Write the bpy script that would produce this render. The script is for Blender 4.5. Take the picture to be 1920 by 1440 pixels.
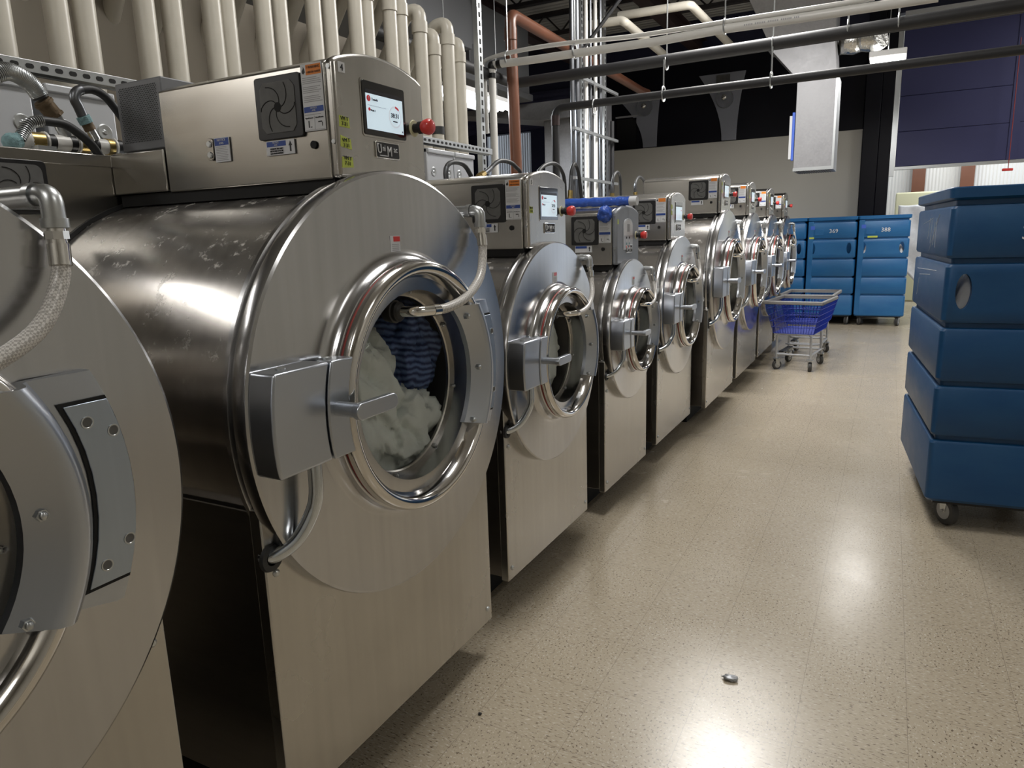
import bpy, math, random
from mathutils import Vector, Matrix, noise
R_ = math.radians; PI = math.pi
random.seed(7)
for o in list(bpy.data.objects): bpy.data.objects.remove(o)
SC = bpy.context.scene; COL = SC.collection

# ---------------------------------------------------------------- camera (image taken as 1920 x 1440)
FPX = 1329.8; YAW, PITCH, ROLL = .487572, -.203037, -.030783
CAM = Vector((1.07366, -2.29630, 1.49392))
fw = Vector((-math.sin(YAW)*math.cos(PITCH), math.cos(YAW)*math.cos(PITCH), math.sin(PITCH)))
r0 = Vector((math.cos(YAW), math.sin(YAW), 0)); u0 = r0.cross(fw)
RT = r0*math.cos(ROLL)+u0*math.sin(ROLL); UP = -r0*math.sin(ROLL)+u0*math.cos(ROLL)
cd = bpy.data.cameras.new('camera'); cam = bpy.data.objects.new('camera', cd); COL.objects.link(cam)
m = Matrix((( RT.x, UP.x, -fw.x, CAM.x), (RT.y, UP.y, -fw.y, CAM.y), (RT.z, UP.z, -fw.z, CAM.z), (0,0,0,1)))
cam.matrix_world = m
cd.sensor_fit = 'HORIZONTAL'; cd.sensor_width = 36; cd.lens = FPX/1920*36; cd.clip_start = .05; cd.clip_end = 200
SC.camera = cam
def at(ax, val, u, v):
    """world point of the measured photo point (u,v) lying on the plane axis=val"""
    d = fw + RT*((u-960)/FPX) + UP*((720-v)/FPX)
    t = (val-CAM[ax])/d[ax]
    return CAM + d*t
# ---------------------------------------------------------------- world, exposure
SC.view_settings.view_transform = 'Standard'; SC.view_settings.look = 'None'
SC.view_settings.gamma = 1; SC.view_settings.use_curve_mapping = False
SC.view_settings.exposure = 0.50
W = bpy.data.worlds.new('world'); SC.world = W; W.use_nodes = True
W.node_tree.nodes['Background'].inputs[0].default_value = (.75,.85,1,1)
W.node_tree.nodes['Background'].inputs[1].default_value = 1.0
# ---------------------------------------------------------------- large lights (the ceiling LED fixtures are built below at the same places)
HIGHBAY = [(.90,8.0,3.48,24),(-.15,4.7,4.1,125),(.6,-4.8,4.65,24),(3.9,-.8,4.65,14),(3.9,9.2,4.65,45),(.15,.5,4.6,42)]
LSIZE = [(.36,.36),(1.0,1.8),(.36,1.1),(.36,1.1),(.36,1.1),(.6,1.2)]
def area(name, loc, sx, sy, power, rot=(0,0,0), col=(1,.975,.94)):
    l = bpy.data.lights.new(name, 'AREA'); l.shape = 'RECTANGLE'; l.size = sx; l.size_y = sy
    l.energy = power; l.color = col
    o = bpy.data.objects.new(name, l); COL.objects.link(o); o.location = loc; o.rotation_euler = rot
    return o
for i, (x, y, z, e) in enumerate(HIGHBAY):
    area('ceiling_fill', (x, y, z+.09), .30, .30, 3 if i == 0 else min(e*.6, 14), (PI,0,0))  # upward light added above each fixture to brighten the ceiling
    area('highbay_light', (x, y, z-(.12 if i == 0 else .03)), *LSIZE[i], e)
area('tube_light', at(0,-2.75,905,192)+Vector((0,0,-.06)), .3, 1.4, 70, col=(.93,.97,1))
area('tube_light', (-2.0,-2.35,2.52), .14, 1.3, 7)  # unseen tube, added for the bright band along the drum shell
area('daylight', (2.6, 13.4, 3.6), 3.2, 2.4, 80, (R_(20),0,0), (.95,.98,1))

# ================================================================ materials
def newmat(name):
    m = bpy.data.materials.new(name); m.use_nodes = True
    nt = m.node_tree; return m, nt, nt.nodes['Principled BSDF']
def setp(b, **k):
    for a, v in k.items():
        b.inputs[a.replace('_',' ')].default_value = v
def simple(name, col, rough=.5, metal=0, emis=0, coat=0, var=.0, vs=8, bump=0, spec=.5):
    m, nt, b = newmat(name)
    setp(b, Roughness=rough, Metallic=metal); b.inputs['Base Color'].default_value = (*col,1)
    b.inputs['Specular IOR Level'].default_value = spec
    if coat: b.inputs['Coat Weight'].default_value = coat
    if emis:
        b.inputs['Emission Color'].default_value = (*col,1); b.inputs['Emission Strength'].default_value = emis
    if var or bump:
        N = nt.nodes; L = nt.links
        tc = N.new('ShaderNodeTexCoord'); n = N.new('ShaderNodeTexNoise'); n.inputs['Scale'].default_value = vs; n.inputs['Detail'].default_value = 5
        L.new(tc.outputs['Object'], n.inputs['Vector'])
        if var:
            r = N.new('ShaderNodeMix'); r.data_type = 'RGBA'
            r.inputs[6].default_value = (*[c*(1-var) for c in col],1); r.inputs[7].default_value = (*[min(1,c*(1+var)) for c in col],1)
            L.new(n.outputs['Fac'], r.inputs[0]); L.new(r.outputs[2], b.inputs['Base Color'])
        if bump:
            bp = N.new('ShaderNodeBump'); bp.inputs['Strength'].default_value = bump; bp.inputs['Distance'].default_value = .01
            L.new(n.outputs['Fac'], bp.inputs['Height']); L.new(bp.outputs[0], b.inputs['Normal'])
    return m
def steel(name, col=(.50,.485,.455), rough=.26, stretch=(4,700,4), bump=.004, dirt=0, lint=False, blot=.12, aniso=0):
    m, nt, b = newmat(name); N = nt.nodes; L = nt.links
    b.inputs['Metallic'].default_value = 1
    tc = N.new('ShaderNodeTexCoord'); mp = N.new('ShaderNodeMapping'); mp.inputs['Scale'].default_value = stretch
    L.new(tc.outputs['Object'], mp.inputs['Vector'])
    n = N.new('ShaderNodeTexNoise'); n.inputs['Scale'].default_value = 1; n.inputs['Detail'].default_value = 3
    L.new(mp.outputs[0], n.inputs['Vector'])
    n2 = N.new('ShaderNodeTexNoise'); n2.inputs['Scale'].default_value = 3.5; n2.inputs['Detail'].default_value = 4; n2.inputs['Roughness'].default_value = .5
    L.new(tc.outputs['Object'], n2.inputs['Vector'])
    mr = N.new('ShaderNodeMapRange'); mr.inputs['To Min'].default_value = rough-.03; mr.inputs['To Max'].default_value = rough+.04
    L.new(n.outputs['Fac'], mr.inputs['Value'])
    ad = N.new('ShaderNodeMath'); ad.operation = 'MULTIPLY_ADD'; ad.inputs[1].default_value = blot*1.2; ad.use_clamp = True
    L.new(n2.outputs['Fac'], ad.inputs[0]); ad.inputs[2].default_value = rough-blot*.6; L.new(ad.outputs[0], b.inputs['Roughness'])
    mx = N.new('ShaderNodeMix'); mx.data_type = 'RGBA'
    mx.inputs[6].default_value = (*[c*(1-blot) for c in col],1); mx.inputs[7].default_value = (*[min(1,c*(1+blot)) for c in col],1)
    L.new(n2.outputs['Fac'], mx.inputs[0]); out = mx.outputs[2]
    mp2 = N.new('ShaderNodeMapping'); k_ = max(stretch); mp2.inputs['Scale'].default_value = [34 if q_ == k_ and k_ > 100 else 1.3 for q_ in stretch]; L.new(tc.outputs['Object'], mp2.inputs['Vector'])
    n4 = N.new('ShaderNodeTexNoise'); n4.inputs['Scale'].default_value = 1; n4.inputs['Detail'].default_value = 4; L.new(mp2.outputs[0], n4.inputs['Vector'])
    hs = N.new('ShaderNodeMapRange'); hs.inputs['To Min'].default_value = .88; hs.inputs['To Max'].default_value = 1.12; L.new(n4.outputs['Fac'], hs.inputs['Value'])
    ml = N.new('ShaderNodeVectorMath'); ml.operation = 'SCALE'; L.new(out, ml.inputs[0]); L.new(hs.outputs[0], ml.inputs['Scale']); out = ml.outputs[0]
    if lint:
        sp = N.new('ShaderNodeSeparateXYZ'); L.new(tc.outputs['Object'], sp.inputs[0])
        z = N.new('ShaderNodeMapRange'); z.inputs['From Min'].default_value = 1.12; z.inputs['From Max'].default_value = 1.5; L.new(sp.outputs[2], z.inputs['Value'])
        n3 = N.new('ShaderNodeTexNoise'); n3.inputs['Scale'].default_value = 16; n3.inputs['Detail'].default_value = 9; n3.inputs['Roughness'].default_value = .72
        L.new(tc.outputs['Object'], n3.inputs['Vector'])
        a = N.new('ShaderNodeMapRange'); a.inputs['From Min'].default_value = .56; a.inputs['From Max'].default_value = .63; L.new(n3.outputs['Fac'], a.inputs['Value'])
        a2 = N.new('ShaderNodeMapRange'); a2.inputs['From Min'].default_value = .3; a2.inputs['From Max'].default_value = 1.0; a2.inputs['To Max'].default_value = .6; L.new(n3.outputs['Fac'], a2.inputs['Value'])
        ma = N.new('ShaderNodeMath'); ma.operation = 'MAXIMUM'; L.new(a.outputs[0], ma.inputs[0]); L.new(a2.outputs[0], ma.inputs[1])
        f = N.new('ShaderNodeMath'); f.operation = 'MULTIPLY'; L.new(ma.outputs[0], f.inputs[0]); L.new(z.outputs[0], f.inputs[1])
        m2 = N.new('ShaderNodeMix'); m2.data_type = 'RGBA'; m2.inputs[7].default_value = (.62,.60,.56,1)
        L.new(f.outputs[0], m2.inputs[0]); L.new(out, m2.inputs[6]); out = m2.outputs[2]
        iv = N.new('ShaderNodeMath'); iv.operation = 'SUBTRACT'; iv.inputs[0].default_value = 1; L.new(f.outputs[0], iv.inputs[1]); L.new(iv.outputs[0], b.inputs['Metallic'])
    L.new(out, b.inputs['Base Color'])
    b.inputs['Anisotropic'].default_value = aniso
    if aniso:
        tg = N.new('ShaderNodeTangent'); tg.direction_type = 'RADIAL'; tg.axis = 'Z'
        L.new(tg.outputs[0], b.inputs['Tangent'])
    return m
def floor_mat():
    m, nt, b = newmat('vinyl_tile_floor'); N = nt.nodes; L = nt.links; T = .3048
    tc = N.new('ShaderNodeTexCoord'); sp = N.new('ShaderNodeSeparateXYZ'); L.new(tc.outputs['Object'], sp.inputs[0])
    cb = N.new('ShaderNodeCombineXYZ'); cb.inputs[2].default_value = .1
    L.new(sp.outputs[0], cb.inputs[0]); L.new(sp.outputs[1], cb.inputs[1])
    ck = N.new('ShaderNodeTexChecker'); ck.inputs['Scale'].default_value = 1/T; L.new(cb.outputs[0], ck.inputs['Vector'])
    def noise_(sc, det=2, off=0):
        mp = N.new('ShaderNodeMapping'); mp.inputs['Scale'].default_value = sc; mp.inputs['Location'].default_value = (off,off*2,0); L.new(tc.outputs['Object'], mp.inputs['Vector'])
        n = N.new('ShaderNodeTexNoise'); n.inputs['Scale'].default_value = 1; n.inputs['Detail'].default_value = det; L.new(mp.outputs[0], n.inputs['Vector']); return n.outputs['Fac']
    def mixf(f, a, b_):
        x = N.new('ShaderNodeMix'); L.new(f, x.inputs[0]); L.new(a, x.inputs[2]); L.new(b_, x.inputs[3]); return x.outputs[0]
    def rng(v, a, b_):
        x = N.new('ShaderNodeMapRange'); x.inputs['From Min'].default_value = a; x.inputs['From Max'].default_value = b_; L.new(v, x.inputs['Value']); return x.outputs[0]
    dk = rng(mixf(ck.outputs['Fac'], noise_((55,190,1)), noise_((120,105,1))), .60, .66)
    lt = rng(mixf(ck.outputs['Fac'], noise_((60,180,1),2,5), noise_((130,110,1),2,5)), .58, .68)
    big = noise_((1.3,1.3,1), 5)
    c1 = N.new('ShaderNodeMix'); c1.data_type = 'RGBA'; c1.inputs[6].default_value = (.370,.315,.232,1); c1.inputs[7].default_value = (.455,.395,.298,1); L.new(big, c1.inputs[0])
    c2 = N.new('ShaderNodeMix'); c2.data_type = 'RGBA'; c2.inputs[7].default_value = (.56,.51,.43,1); L.new(lt, c2.inputs[0]); L.new(c1.outputs[2], c2.inputs[6])
    c3 = N.new('ShaderNodeMix'); c3.data_type = 'RGBA'; c3.inputs[7].default_value = (.15,.115,.08,1); L.new(dk, c3.inputs[0]); L.new(c2.outputs[2], c3.inputs[6])
    # joints
    def joint(o):
        d = N.new('ShaderNodeMath'); d.operation = 'DIVIDE'; d.inputs[1].default_value = T; L.new(o, d.inputs[0])
        p = N.new('ShaderNodeMath'); p.operation = 'PINGPONG'; p.inputs[1].default_value = .5; L.new(d.outputs[0], p.inputs[0])
        l = N.new('ShaderNodeMath'); l.operation = 'LESS_THAN'; l.inputs[1].default_value = .0032; L.new(p.outputs[0], l.inputs[0]); return l.outputs[0]
    j = N.new('ShaderNodeMath'); j.operation = 'MAXIMUM'; L.new(joint(sp.outputs[0]), j.inputs[0]); L.new(joint(sp.outputs[1]), j.inputs[1])
    jj = N.new('ShaderNodeMath'); jj.operation = 'MULTIPLY'; jj.inputs[1].default_value = .55; L.new(j.outputs[0], jj.inputs[0])
    c4 = N.new('ShaderNodeMix'); c4.data_type = 'RGBA'; c4.inputs[7].default_value = (.16,.13,.10,1); L.new(jj.outputs[0], c4.inputs[0]); L.new(c3.outputs[2], c4.inputs[6])
    L.new(c4.outputs[2], b.inputs['Base Color'])
    rr = N.new('ShaderNodeMapRange'); rr.inputs['To Min'].default_value = .14; rr.inputs['To Max'].default_value = .36; L.new(noise_((2.2,2.2,1),6,3), rr.inputs['Value']); L.new(rr.outputs[0], b.inputs['Roughness'])
    bp = N.new('ShaderNodeBump'); bp.inputs['Strength'].default_value = .06; bp.inputs['Distance'].default_value = .004; L.new(noise_((16,16,1),3,9), bp.inputs['Height']); L.new(bp.outputs[0], b.inputs['Normal'])
    return m
def ribbed(name, col, scale, axis=0, depth=.6, rough=.5):
    m, nt, b = newmat(name); N = nt.nodes; L = nt.links
    b.inputs['Base Color'].default_value = (*col,1); b.inputs['Roughness'].default_value = rough
    tc = N.new('ShaderNodeTexCoord'); w = N.new('ShaderNodeTexWave'); w.bands_direction = 'XYZ'[axis]; w.inputs['Scale'].default_value = scale
    L.new(tc.outputs['Object'], w.inputs['Vector']); bp = N.new('ShaderNodeBump'); bp.inputs['Strength'].default_value = depth; bp.inputs['Distance'].default_value = .02
    L.new(w.outputs['Fac'], bp.inputs['Height']); L.new(bp.outputs[0], b.inputs['Normal']); return m
def galv(name='galvanised'):
    m, nt, b = newmat(name); N = nt.nodes; L = nt.links
    b.inputs['Metallic'].default_value = .55
    tc = N.new('ShaderNodeTexCoord'); v = N.new('ShaderNodeTexVoronoi'); v.inputs['Scale'].default_value = 45; L.new(tc.outputs['Object'], v.inputs['Vector'])
    n = N.new('ShaderNodeTexNoise'); n.inputs['Scale'].default_value = 6; n.inputs['Detail'].default_value = 8; L.new(tc.outputs['Object'], n.inputs['Vector'])
    mx = N.new('ShaderNodeMix'); mx.inputs[0].default_value = .7; L.new(v.outputs['Color'], mx.inputs[2]); L.new(n.outputs['Fac'], mx.inputs[3])
    c = N.new('ShaderNodeMapRange'); L.new(mx.outputs[0], c.inputs['Value']); c.inputs['To Min'].default_value = .20; c.inputs['To Max'].default_value = .34
    cc = N.new('ShaderNodeCombineColor'); L.new(c.outputs[0], cc.inputs[0]); L.new(c.outputs[0], cc.inputs[1])
    ad = N.new('ShaderNodeMath'); ad.operation = 'MULTIPLY'; ad.inputs[1].default_value = 1.04; L.new(c.outputs[0], ad.inputs[0]); L.new(ad.outputs[0], cc.inputs[2])
    L.new(cc.outputs[0], b.inputs['Base Color'])
    r = N.new('ShaderNodeMapRange'); L.new(mx.outputs[0], r.inputs['Value']); r.inputs['To Min'].default_value = .40; r.inputs['To Max'].default_value = .60; L.new(r.outputs[0], b.inputs['Roughness'])
    return m
def braid(name):
    m, nt, b = newmat(name); N = nt.nodes; L = nt.links
    tc = N.new('ShaderNodeTexCoord'); ck = N.new('ShaderNodeTexChecker'); ck.inputs['Scale'].default_value = 260
    mp = N.new('ShaderNodeMapping'); mp.inputs['Rotation'].default_value = (.7,.7,.3); L.new(tc.outputs['Object'], mp.inputs['Vector']); L.new(mp.outputs[0], ck.inputs['Vector'])
    ck.inputs[1].default_value = (.58,.56,.53,1); ck.inputs[2].default_value = (.34,.325,.30,1)
    L.new(ck.outputs['Color'], b.inputs['Base Color']); b.inputs['Roughness'].default_value = .3; return m
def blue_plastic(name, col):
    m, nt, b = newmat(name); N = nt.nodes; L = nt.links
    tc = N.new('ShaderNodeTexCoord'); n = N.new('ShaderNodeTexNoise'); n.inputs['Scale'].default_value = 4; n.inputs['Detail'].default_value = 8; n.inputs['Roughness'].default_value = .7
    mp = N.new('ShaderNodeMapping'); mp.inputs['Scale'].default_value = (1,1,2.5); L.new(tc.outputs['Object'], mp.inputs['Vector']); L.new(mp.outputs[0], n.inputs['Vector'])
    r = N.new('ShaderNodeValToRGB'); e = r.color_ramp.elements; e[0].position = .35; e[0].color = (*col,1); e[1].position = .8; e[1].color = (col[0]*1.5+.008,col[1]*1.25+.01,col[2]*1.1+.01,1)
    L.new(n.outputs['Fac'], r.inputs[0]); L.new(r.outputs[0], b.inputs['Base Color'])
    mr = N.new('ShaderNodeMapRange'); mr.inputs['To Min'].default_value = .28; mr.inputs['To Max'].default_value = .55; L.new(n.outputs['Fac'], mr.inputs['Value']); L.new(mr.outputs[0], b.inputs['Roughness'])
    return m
def cloth(name, col):
    m = simple(name, col, .55, var=.18, vs=14, bump=.5); return m
def glass():
    m, nt, b = newmat('door_glass'); b.inputs['Transmission Weight'].default_value = 1; b.inputs['Roughness'].default_value = .02
    b.inputs['Base Color'].default_value = (1,1,1,1); b.inputs['IOR'].default_value = 1.10; return m
M = dict(
 steel=steel('brushed_steel_vertical', stretch=(4,700,4)),
 steel_side=steel('brushed_steel_side', stretch=(4,4,700), rough=.24),
 shell=steel('brushed_steel_shell', (.46,.44,.42), stretch=(700,4,4), rough=.22, lint=True),
 disc=steel('brushed_steel_disc', (.52,.52,.525), stretch=(4,700,4), rough=.20, blot=.07),
 ring=steel('polished_ring', (.66,.64,.61), stretch=(200,8,8), rough=.10, bump=.01, blot=.05),
 cast=steel('cast_satin', (.50,.53,.58), stretch=(60,60,60), rough=.30, bump=.008, blot=.05),
 castlid=steel('cast_inset', (.42,.48,.56), stretch=(4,500,4), rough=.34, bump=.008, blot=.05),
 chrome=simple('chrome', (.80,.79,.77), .07, 1), zinc=simple('zinc', (.55,.57,.58), .34, 1, var=.15, vs=40),
 tube=steel('polished_tube', (.62,.66,.70), stretch=(20,20,20), rough=.08, bump=0, blot=.05),
 black=simple('black_plastic', (.010,.010,.011), .42), rubber=simple('black_rubber', (.022,.023,.025), .5),
 void=simple('dark_gap', (.006,.006,.006), .8), drum=steel('drum_inner', (.22,.22,.22), rough=.4),
 darkpanel=simple('dark_side_panel', (.012,.011,.010), .42, .3),
 vent=simple('vent_grey', (.115,.115,.112), .6, var=.3, vs=30), red=simple('red_knob', (.62,.035,.03), .38, coat=.3),
 redline=simple('red_gasket', (.26,.035,.028), .5),
 white=simple('white_label', (.62,.63,.65), .5), orange=simple('orange_print', (.72,.22,.03), .5), navyp=simple('blue_print', (.02,.06,.28), .5),
 ink=simple('black_ink', (.012,.012,.014), .5), grey_ink=simple('grey_ink', (.30,.30,.31), .5), tape=simple('yellow_green_tape', (.50,.58,.10), .5),
 screen=simple('lit_screen', (.62,.76,.86), .2, emis=.42), sred=simple('screen_red', (.45,.02,.03), .3, emis=.3), sgrey=simple('screen_grey', (.52,.58,.62), .3, emis=.45), sdark=simple('screen_dark', (.02,.02,.03), .2),
 bezel=simple('bezel_black', (.006,.006,.008), .12, coat=.5), plate=simple('grey_faceplate', (.22,.235,.26), .45, .2),
 pvc=simple('pvc_white', (.56,.53,.46), .34, var=.10, vs=12, bump=.1), pvcw=simple('pipe_white', (.66,.65,.62), .35, var=.05),
 brown=simple('brown_pipe', (.15,.060,.034), .32, var=.15, vs=6), blackpipe=simple('black_pipe_insulation', (.018,.018,.020), .55, var=.3, vs=6),
 brass=simple('brass', (.42,.31,.12), .35, 1, var=.3, vs=60), verd=simple('corroded_fitting', (.22,.36,.38), .8, .2, var=.5, vs=90, bump=.8),
 rust=simple('dull_bronze', (.14,.10,.06), .6, .5, var=.4, vs=60, bump=.3),
 galv=galv(), strut=simple('zinc_strut', (.48,.50,.51), .35, .8, var=.08), emt=simple('conduit_steel', (.16,.167,.18), .38, 1, var=.12, vs=5),
 silver=simple('silver_panel', (.47,.485,.51), .42, .35), greybox=simple('grey_box', (.16,.165,.175), .5, .2),
 foil=simple('foil_wrap', (.6,.6,.58), .22, 1, bump=1.0, vs=26),
 beige=simple('beige_wall_paint', (.275,.245,.20), .8, var=.08, vs=1.5, bump=.04), cream=simple('cream_wall_panel', (.50,.485,.44), .7, var=.05, vs=1),
 navy=simple('navy_wall', (.010,.012,.040), .6, var=.3, vs=2), blackw=simple('black_wall', (.003,.003,.007), .5, spec=.18), navydoor=simple('navy_door', (.022,.025,.095), .55, var=.05),
 deck=ribbed('white_roof_deck', (.55,.55,.54), 2.2, 1, .7), siding=ribbed('white_siding', (.72,.71,.68), 5, 0, .5), nsiding=ribbed('navy_siding', (.035,.037,.085), 3, 2, .6),
 truss=simple('dark_steel_joist', (.030,.026,.028), .55), beam=simple('oxblood_beam', (.035,.018,.018), .6),
 blue=blue_plastic('blue_plastic', (.002,.050,.150)), blue_lit=blue_plastic('blue_plastic_lit', (.010,.115,.32)), white_paint=simple('white_paint', (.75,.76,.78), .5),  # same bin plastic twice: shaded tone for the near bin, lit tone for rear
 wire=simple('blue_wire', (.004,.022,.26), .5, spec=.3), greyp=simple('grey_bumper', (.22,.215,.21), .42), greytube=simple('grey_tube', (.42,.43,.45), .35, .4), wheel=simple('grey_wheel', (.36,.36,.36), .5), tyre=simple('dark_tyre', (.045,.045,.045), .6),
 cwhite=cloth('wet_white_cloth', (.78,.84,.80)), cblue=None, fabric=cloth('white_linen', (.86,.87,.88)),
 arch=simple('grey_arch_panel', (.22,.23,.27), .6), led=simple('led_face', (1,.98,.95), .3, emis=9), ledsoft=simple('led_panel_soft', (1,.98,.95), .3, emis=3), tubeled=simple('tube_face', (.93,.97,1), .3, emis=9), lampbody=simple('lamp_body', (.75,.75,.75), .4),
 bluetape=simple('blue_tape', (.05,.13,.60), .5), bluebag=simple('blue_film', (.03,.10,.48), .3, coat=.4, bump=.6, vs=50, var=.4),
 tan=simple('yellow_tan', (.62,.60,.40), .7), floor=floor_mat(), glass=glass(), hose=braid('braided_hose'))
def blue_weave():
    m, nt, b = newmat('blue_striped_towel'); N = nt.nodes; L = nt.links
    tc = N.new('ShaderNodeTexCoord'); w = N.new('ShaderNodeTexWave'); w.inputs['Scale'].default_value = 17; w.inputs['Distortion'].default_value = 5; w.inputs['Detail'].default_value = 3; w.bands_direction = 'Z'
    L.new(tc.outputs['Object'], w.inputs['Vector']); r = N.new('ShaderNodeValToRGB'); e = r.color_ramp.elements; e[0].color = (.010,.022,.09,1); e[1].color = (.12,.19,.38,1)
    L.new(w.outputs['Fac'], r.inputs[0]); L.new(r.outputs[0], b.inputs['Base Color']); b.inputs['Roughness'].default_value = .6; return m
M['cblue'] = blue_weave()

# ================================================================ mesh helpers
class MB:
    def __init__(s): s.v = []; s.f = []
    def add(s, vs, fs):
        k = len(s.v); s.v += [tuple(v) for v in vs]; s.f += [tuple(i+k for i in f) for f in fs]; return s
    def box(s, x0,x1,y0,y1,z0,z1):
        v = [(x,y,z) for x in (x0,x1) for y in (y0,y1) for z in (z0,z1)]
        return s.add(v, [(0,1,3,2),(4,6,7,5),(0,4,5,1),(2,3,7,6),(0,2,6,4),(1,5,7,3)])
    def prism(s, pts, axis, a, b):
        """polygon pts (2D, CCW) extruded along axis from a to b; 2D axes are the remaining ones in order x,y,z"""
        n = len(pts); put = {0: lambda p,t:(t,p[0],p[1]), 1: lambda p,t:(p[0],t,p[1]), 2: lambda p,t:(p[0],p[1],t)}[axis]
        v = [put(p,a) for p in pts]+[put(p,b) for p in pts]
        return s.add(v, [tuple(range(n))[::-1], tuple(range(n,2*n))]+[(i,(i+1)%n,n+(i+1)%n,n+i) for i in range(n)])
    def cyl(s, p0, p1, r, r1=None, seg=16, cap=True):
        return s.tube([p0,p1], r, seg, cap, [r, r if r1 is None else r1])
    def tube(s, path, r, seg=12, cap=True, rs=None):
        P = [Vector(p) for p in path]; n = len(P); rs = rs or [r]*n
        t0 = (P[1]-P[0]).normalized(); a = Vector((0,0,1)) if abs(t0.z) < .9 else Vector((1,0,0)); nn = t0.cross(a).normalized()
        vs = []
        for i in range(n):
            t = ((P[min(i+1,n-1)]-P[max(i-1,0)])).normalized()
            nn = (nn - t*nn.dot(t)).normalized(); bb = t.cross(nn)
            for k in range(seg):
                an = 2*PI*k/seg; vs.append(P[i]+(nn*math.cos(an)+bb*math.sin(an))*rs[i])
        fs = [(i*seg+k, i*seg+(k+1)%seg, (i+1)*seg+(k+1)%seg, (i+1)*seg+k) for i in range(n-1) for k in range(seg)]
        if cap: fs += [tuple(range(seg))[::-1], tuple(range((n-1)*seg, n*seg))]
        return s.add(vs, fs)
    def lathe(s, prof, c=(0,0,0), seg=64, axis='x', a0=0, a1=2*PI):
        """prof = [(r, t)] about axis x (t along x) or z"""
        full = abs(a1-a0-2*PI) < 1e-6; na = seg if full else seg+1; vs = []
        for r, t in prof:
            for k in range(na):
                an = a0+(a1-a0)*k/seg; q = (r*math.cos(an), r*math.sin(an))
                vs.append((c[0]+t, c[1]+q[0], c[2]+q[1]) if axis == 'x' else (c[0]+q[0], c[1]+q[1], c[2]+t))
        fs = []
        for i in range(len(prof)-1):
            for k in range(seg):
                k2 = (k+1)%na if full else k+1
                fs.append((i*na+k, i*na+k2, (i+1)*na+k2, (i+1)*na+k))
        return s.add(vs, fs)
    def sphere(s, c, r, seg=16, sc=(1,1,1)):
        vs = []; fs = []; h = seg//2
        for i in range(h+1):
            th = PI*i/h
            for k in range(seg):
                ph = 2*PI*k/seg; vs.append((c[0]+r*sc[0]*math.sin(th)*math.cos(ph), c[1]+r*sc[1]*math.sin(th)*math.sin(ph), c[2]+r*sc[2]*math.cos(th)))
        for i in range(h):
            for k in range(seg): fs.append((i*seg+k,(i+1)*seg+k,(i+1)*seg+(k+1)%seg,i*seg+(k+1)%seg))
        return s.add(vs, fs)
    def build(s, name, mat, parent=None, bevel=0, smooth=35, loc=None, kind=None, label=None, seg=2):
        me = bpy.data.meshes.new(name); me.from_pydata(s.v, [], s.f); me.validate(); me.update()
        import bmesh
        bm = bmesh.new(); bm.from_mesh(me); bmesh.ops.remove_doubles(bm, verts=bm.verts, dist=1e-6); bmesh.ops.recalc_face_normals(bm, faces=bm.faces); bm.to_mesh(me); bm.free()
        me.shade_smooth(); me.set_sharp_from_angle(angle=R_(smooth))
        me.materials.append(M[mat] if isinstance(mat, str) else mat)
        o = bpy.data.objects.new(name, me); COL.objects.link(o)
        if parent: o.parent = parent
        if loc: o.location = loc
        if bevel:
            b = o.modifiers.new('bevel', 'BEVEL'); b.width = bevel; b.segments = seg; b.limit_method = 'ANGLE'; b.angle_limit = R_(40); b.harden_normals = False
        if kind: o['kind'] = kind
        if label: o['label'] = label
        return o
def tag(o, label, cat, group=None, kind=None):
    o['label'] = label; o['category'] = cat
    if group: o['group'] = group
    if kind: o['kind'] = kind
    return o
def empty(name, loc=(0,0,0), rz=0):
    o = bpy.data.objects.new(name, None); COL.objects.link(o); o.location = loc; o.rotation_euler = (0,0,rz); o.empty_display_size = .1; return o
def copy_tree(o, parent=None):
    c = o.copy(); COL.objects.link(c); c.parent = parent
    for ch in list(o.children): copy_tree(ch, c)
    return c
_tx = {}
def text(s, size, mat, parent, loc, face='x', name='lettering', align='CENTER', depth=.0006, shear=0, sx=1, rot=0):
    """lettering: face 'x' reads on a +X facing surface, 'y' on a -Y facing one"""
    cu = bpy.data.curves.new('t','FONT'); cu.body = s; cu.size = size; cu.align_x = align; cu.align_y = 'CENTER'; cu.extrude = depth; cu.shear = shear; cu.resolution_u = 2
    to = bpy.data.objects.new('t', cu); COL.objects.link(to); bpy.context.view_layer.update()
    me = bpy.data.meshes.new_from_object(to.evaluated_get(bpy.context.evaluated_depsgraph_get()))
    bpy.data.objects.remove(to); bpy.data.curves.remove(cu)
    Rm = Matrix(((0,0,1),(1,0,0),(0,1,0))).to_4x4() if face == 'x' else Matrix(((1,0,0),(0,0,-1),(0,1,0))).to_4x4()
    me.transform(Matrix.Translation(Vector(loc)) @ Rm @ Matrix.Rotation(rot,4,'Z') @ Matrix.Diagonal((sx,1,1,1)))
    me.materials.clear(); me.materials.append(M[mat]); me.name = name
    o = bpy.data.objects.new(name, me); COL.objects.link(o); o.parent = parent; return o
def rrect(y0,y1,z0,z1,r,n=5):
    pts = []
    for cx,cz,a in ((y1-r,z0+r,-90),(y1-r,z1-r,0),(y0+r,z1-r,90),(y0+r,z0+r,180)):
        for k in range(n+1):
            an = R_(a+90*k/n); pts.append((cx+r*math.cos(an), cz+r*math.sin(an)))
    return pts
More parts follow.
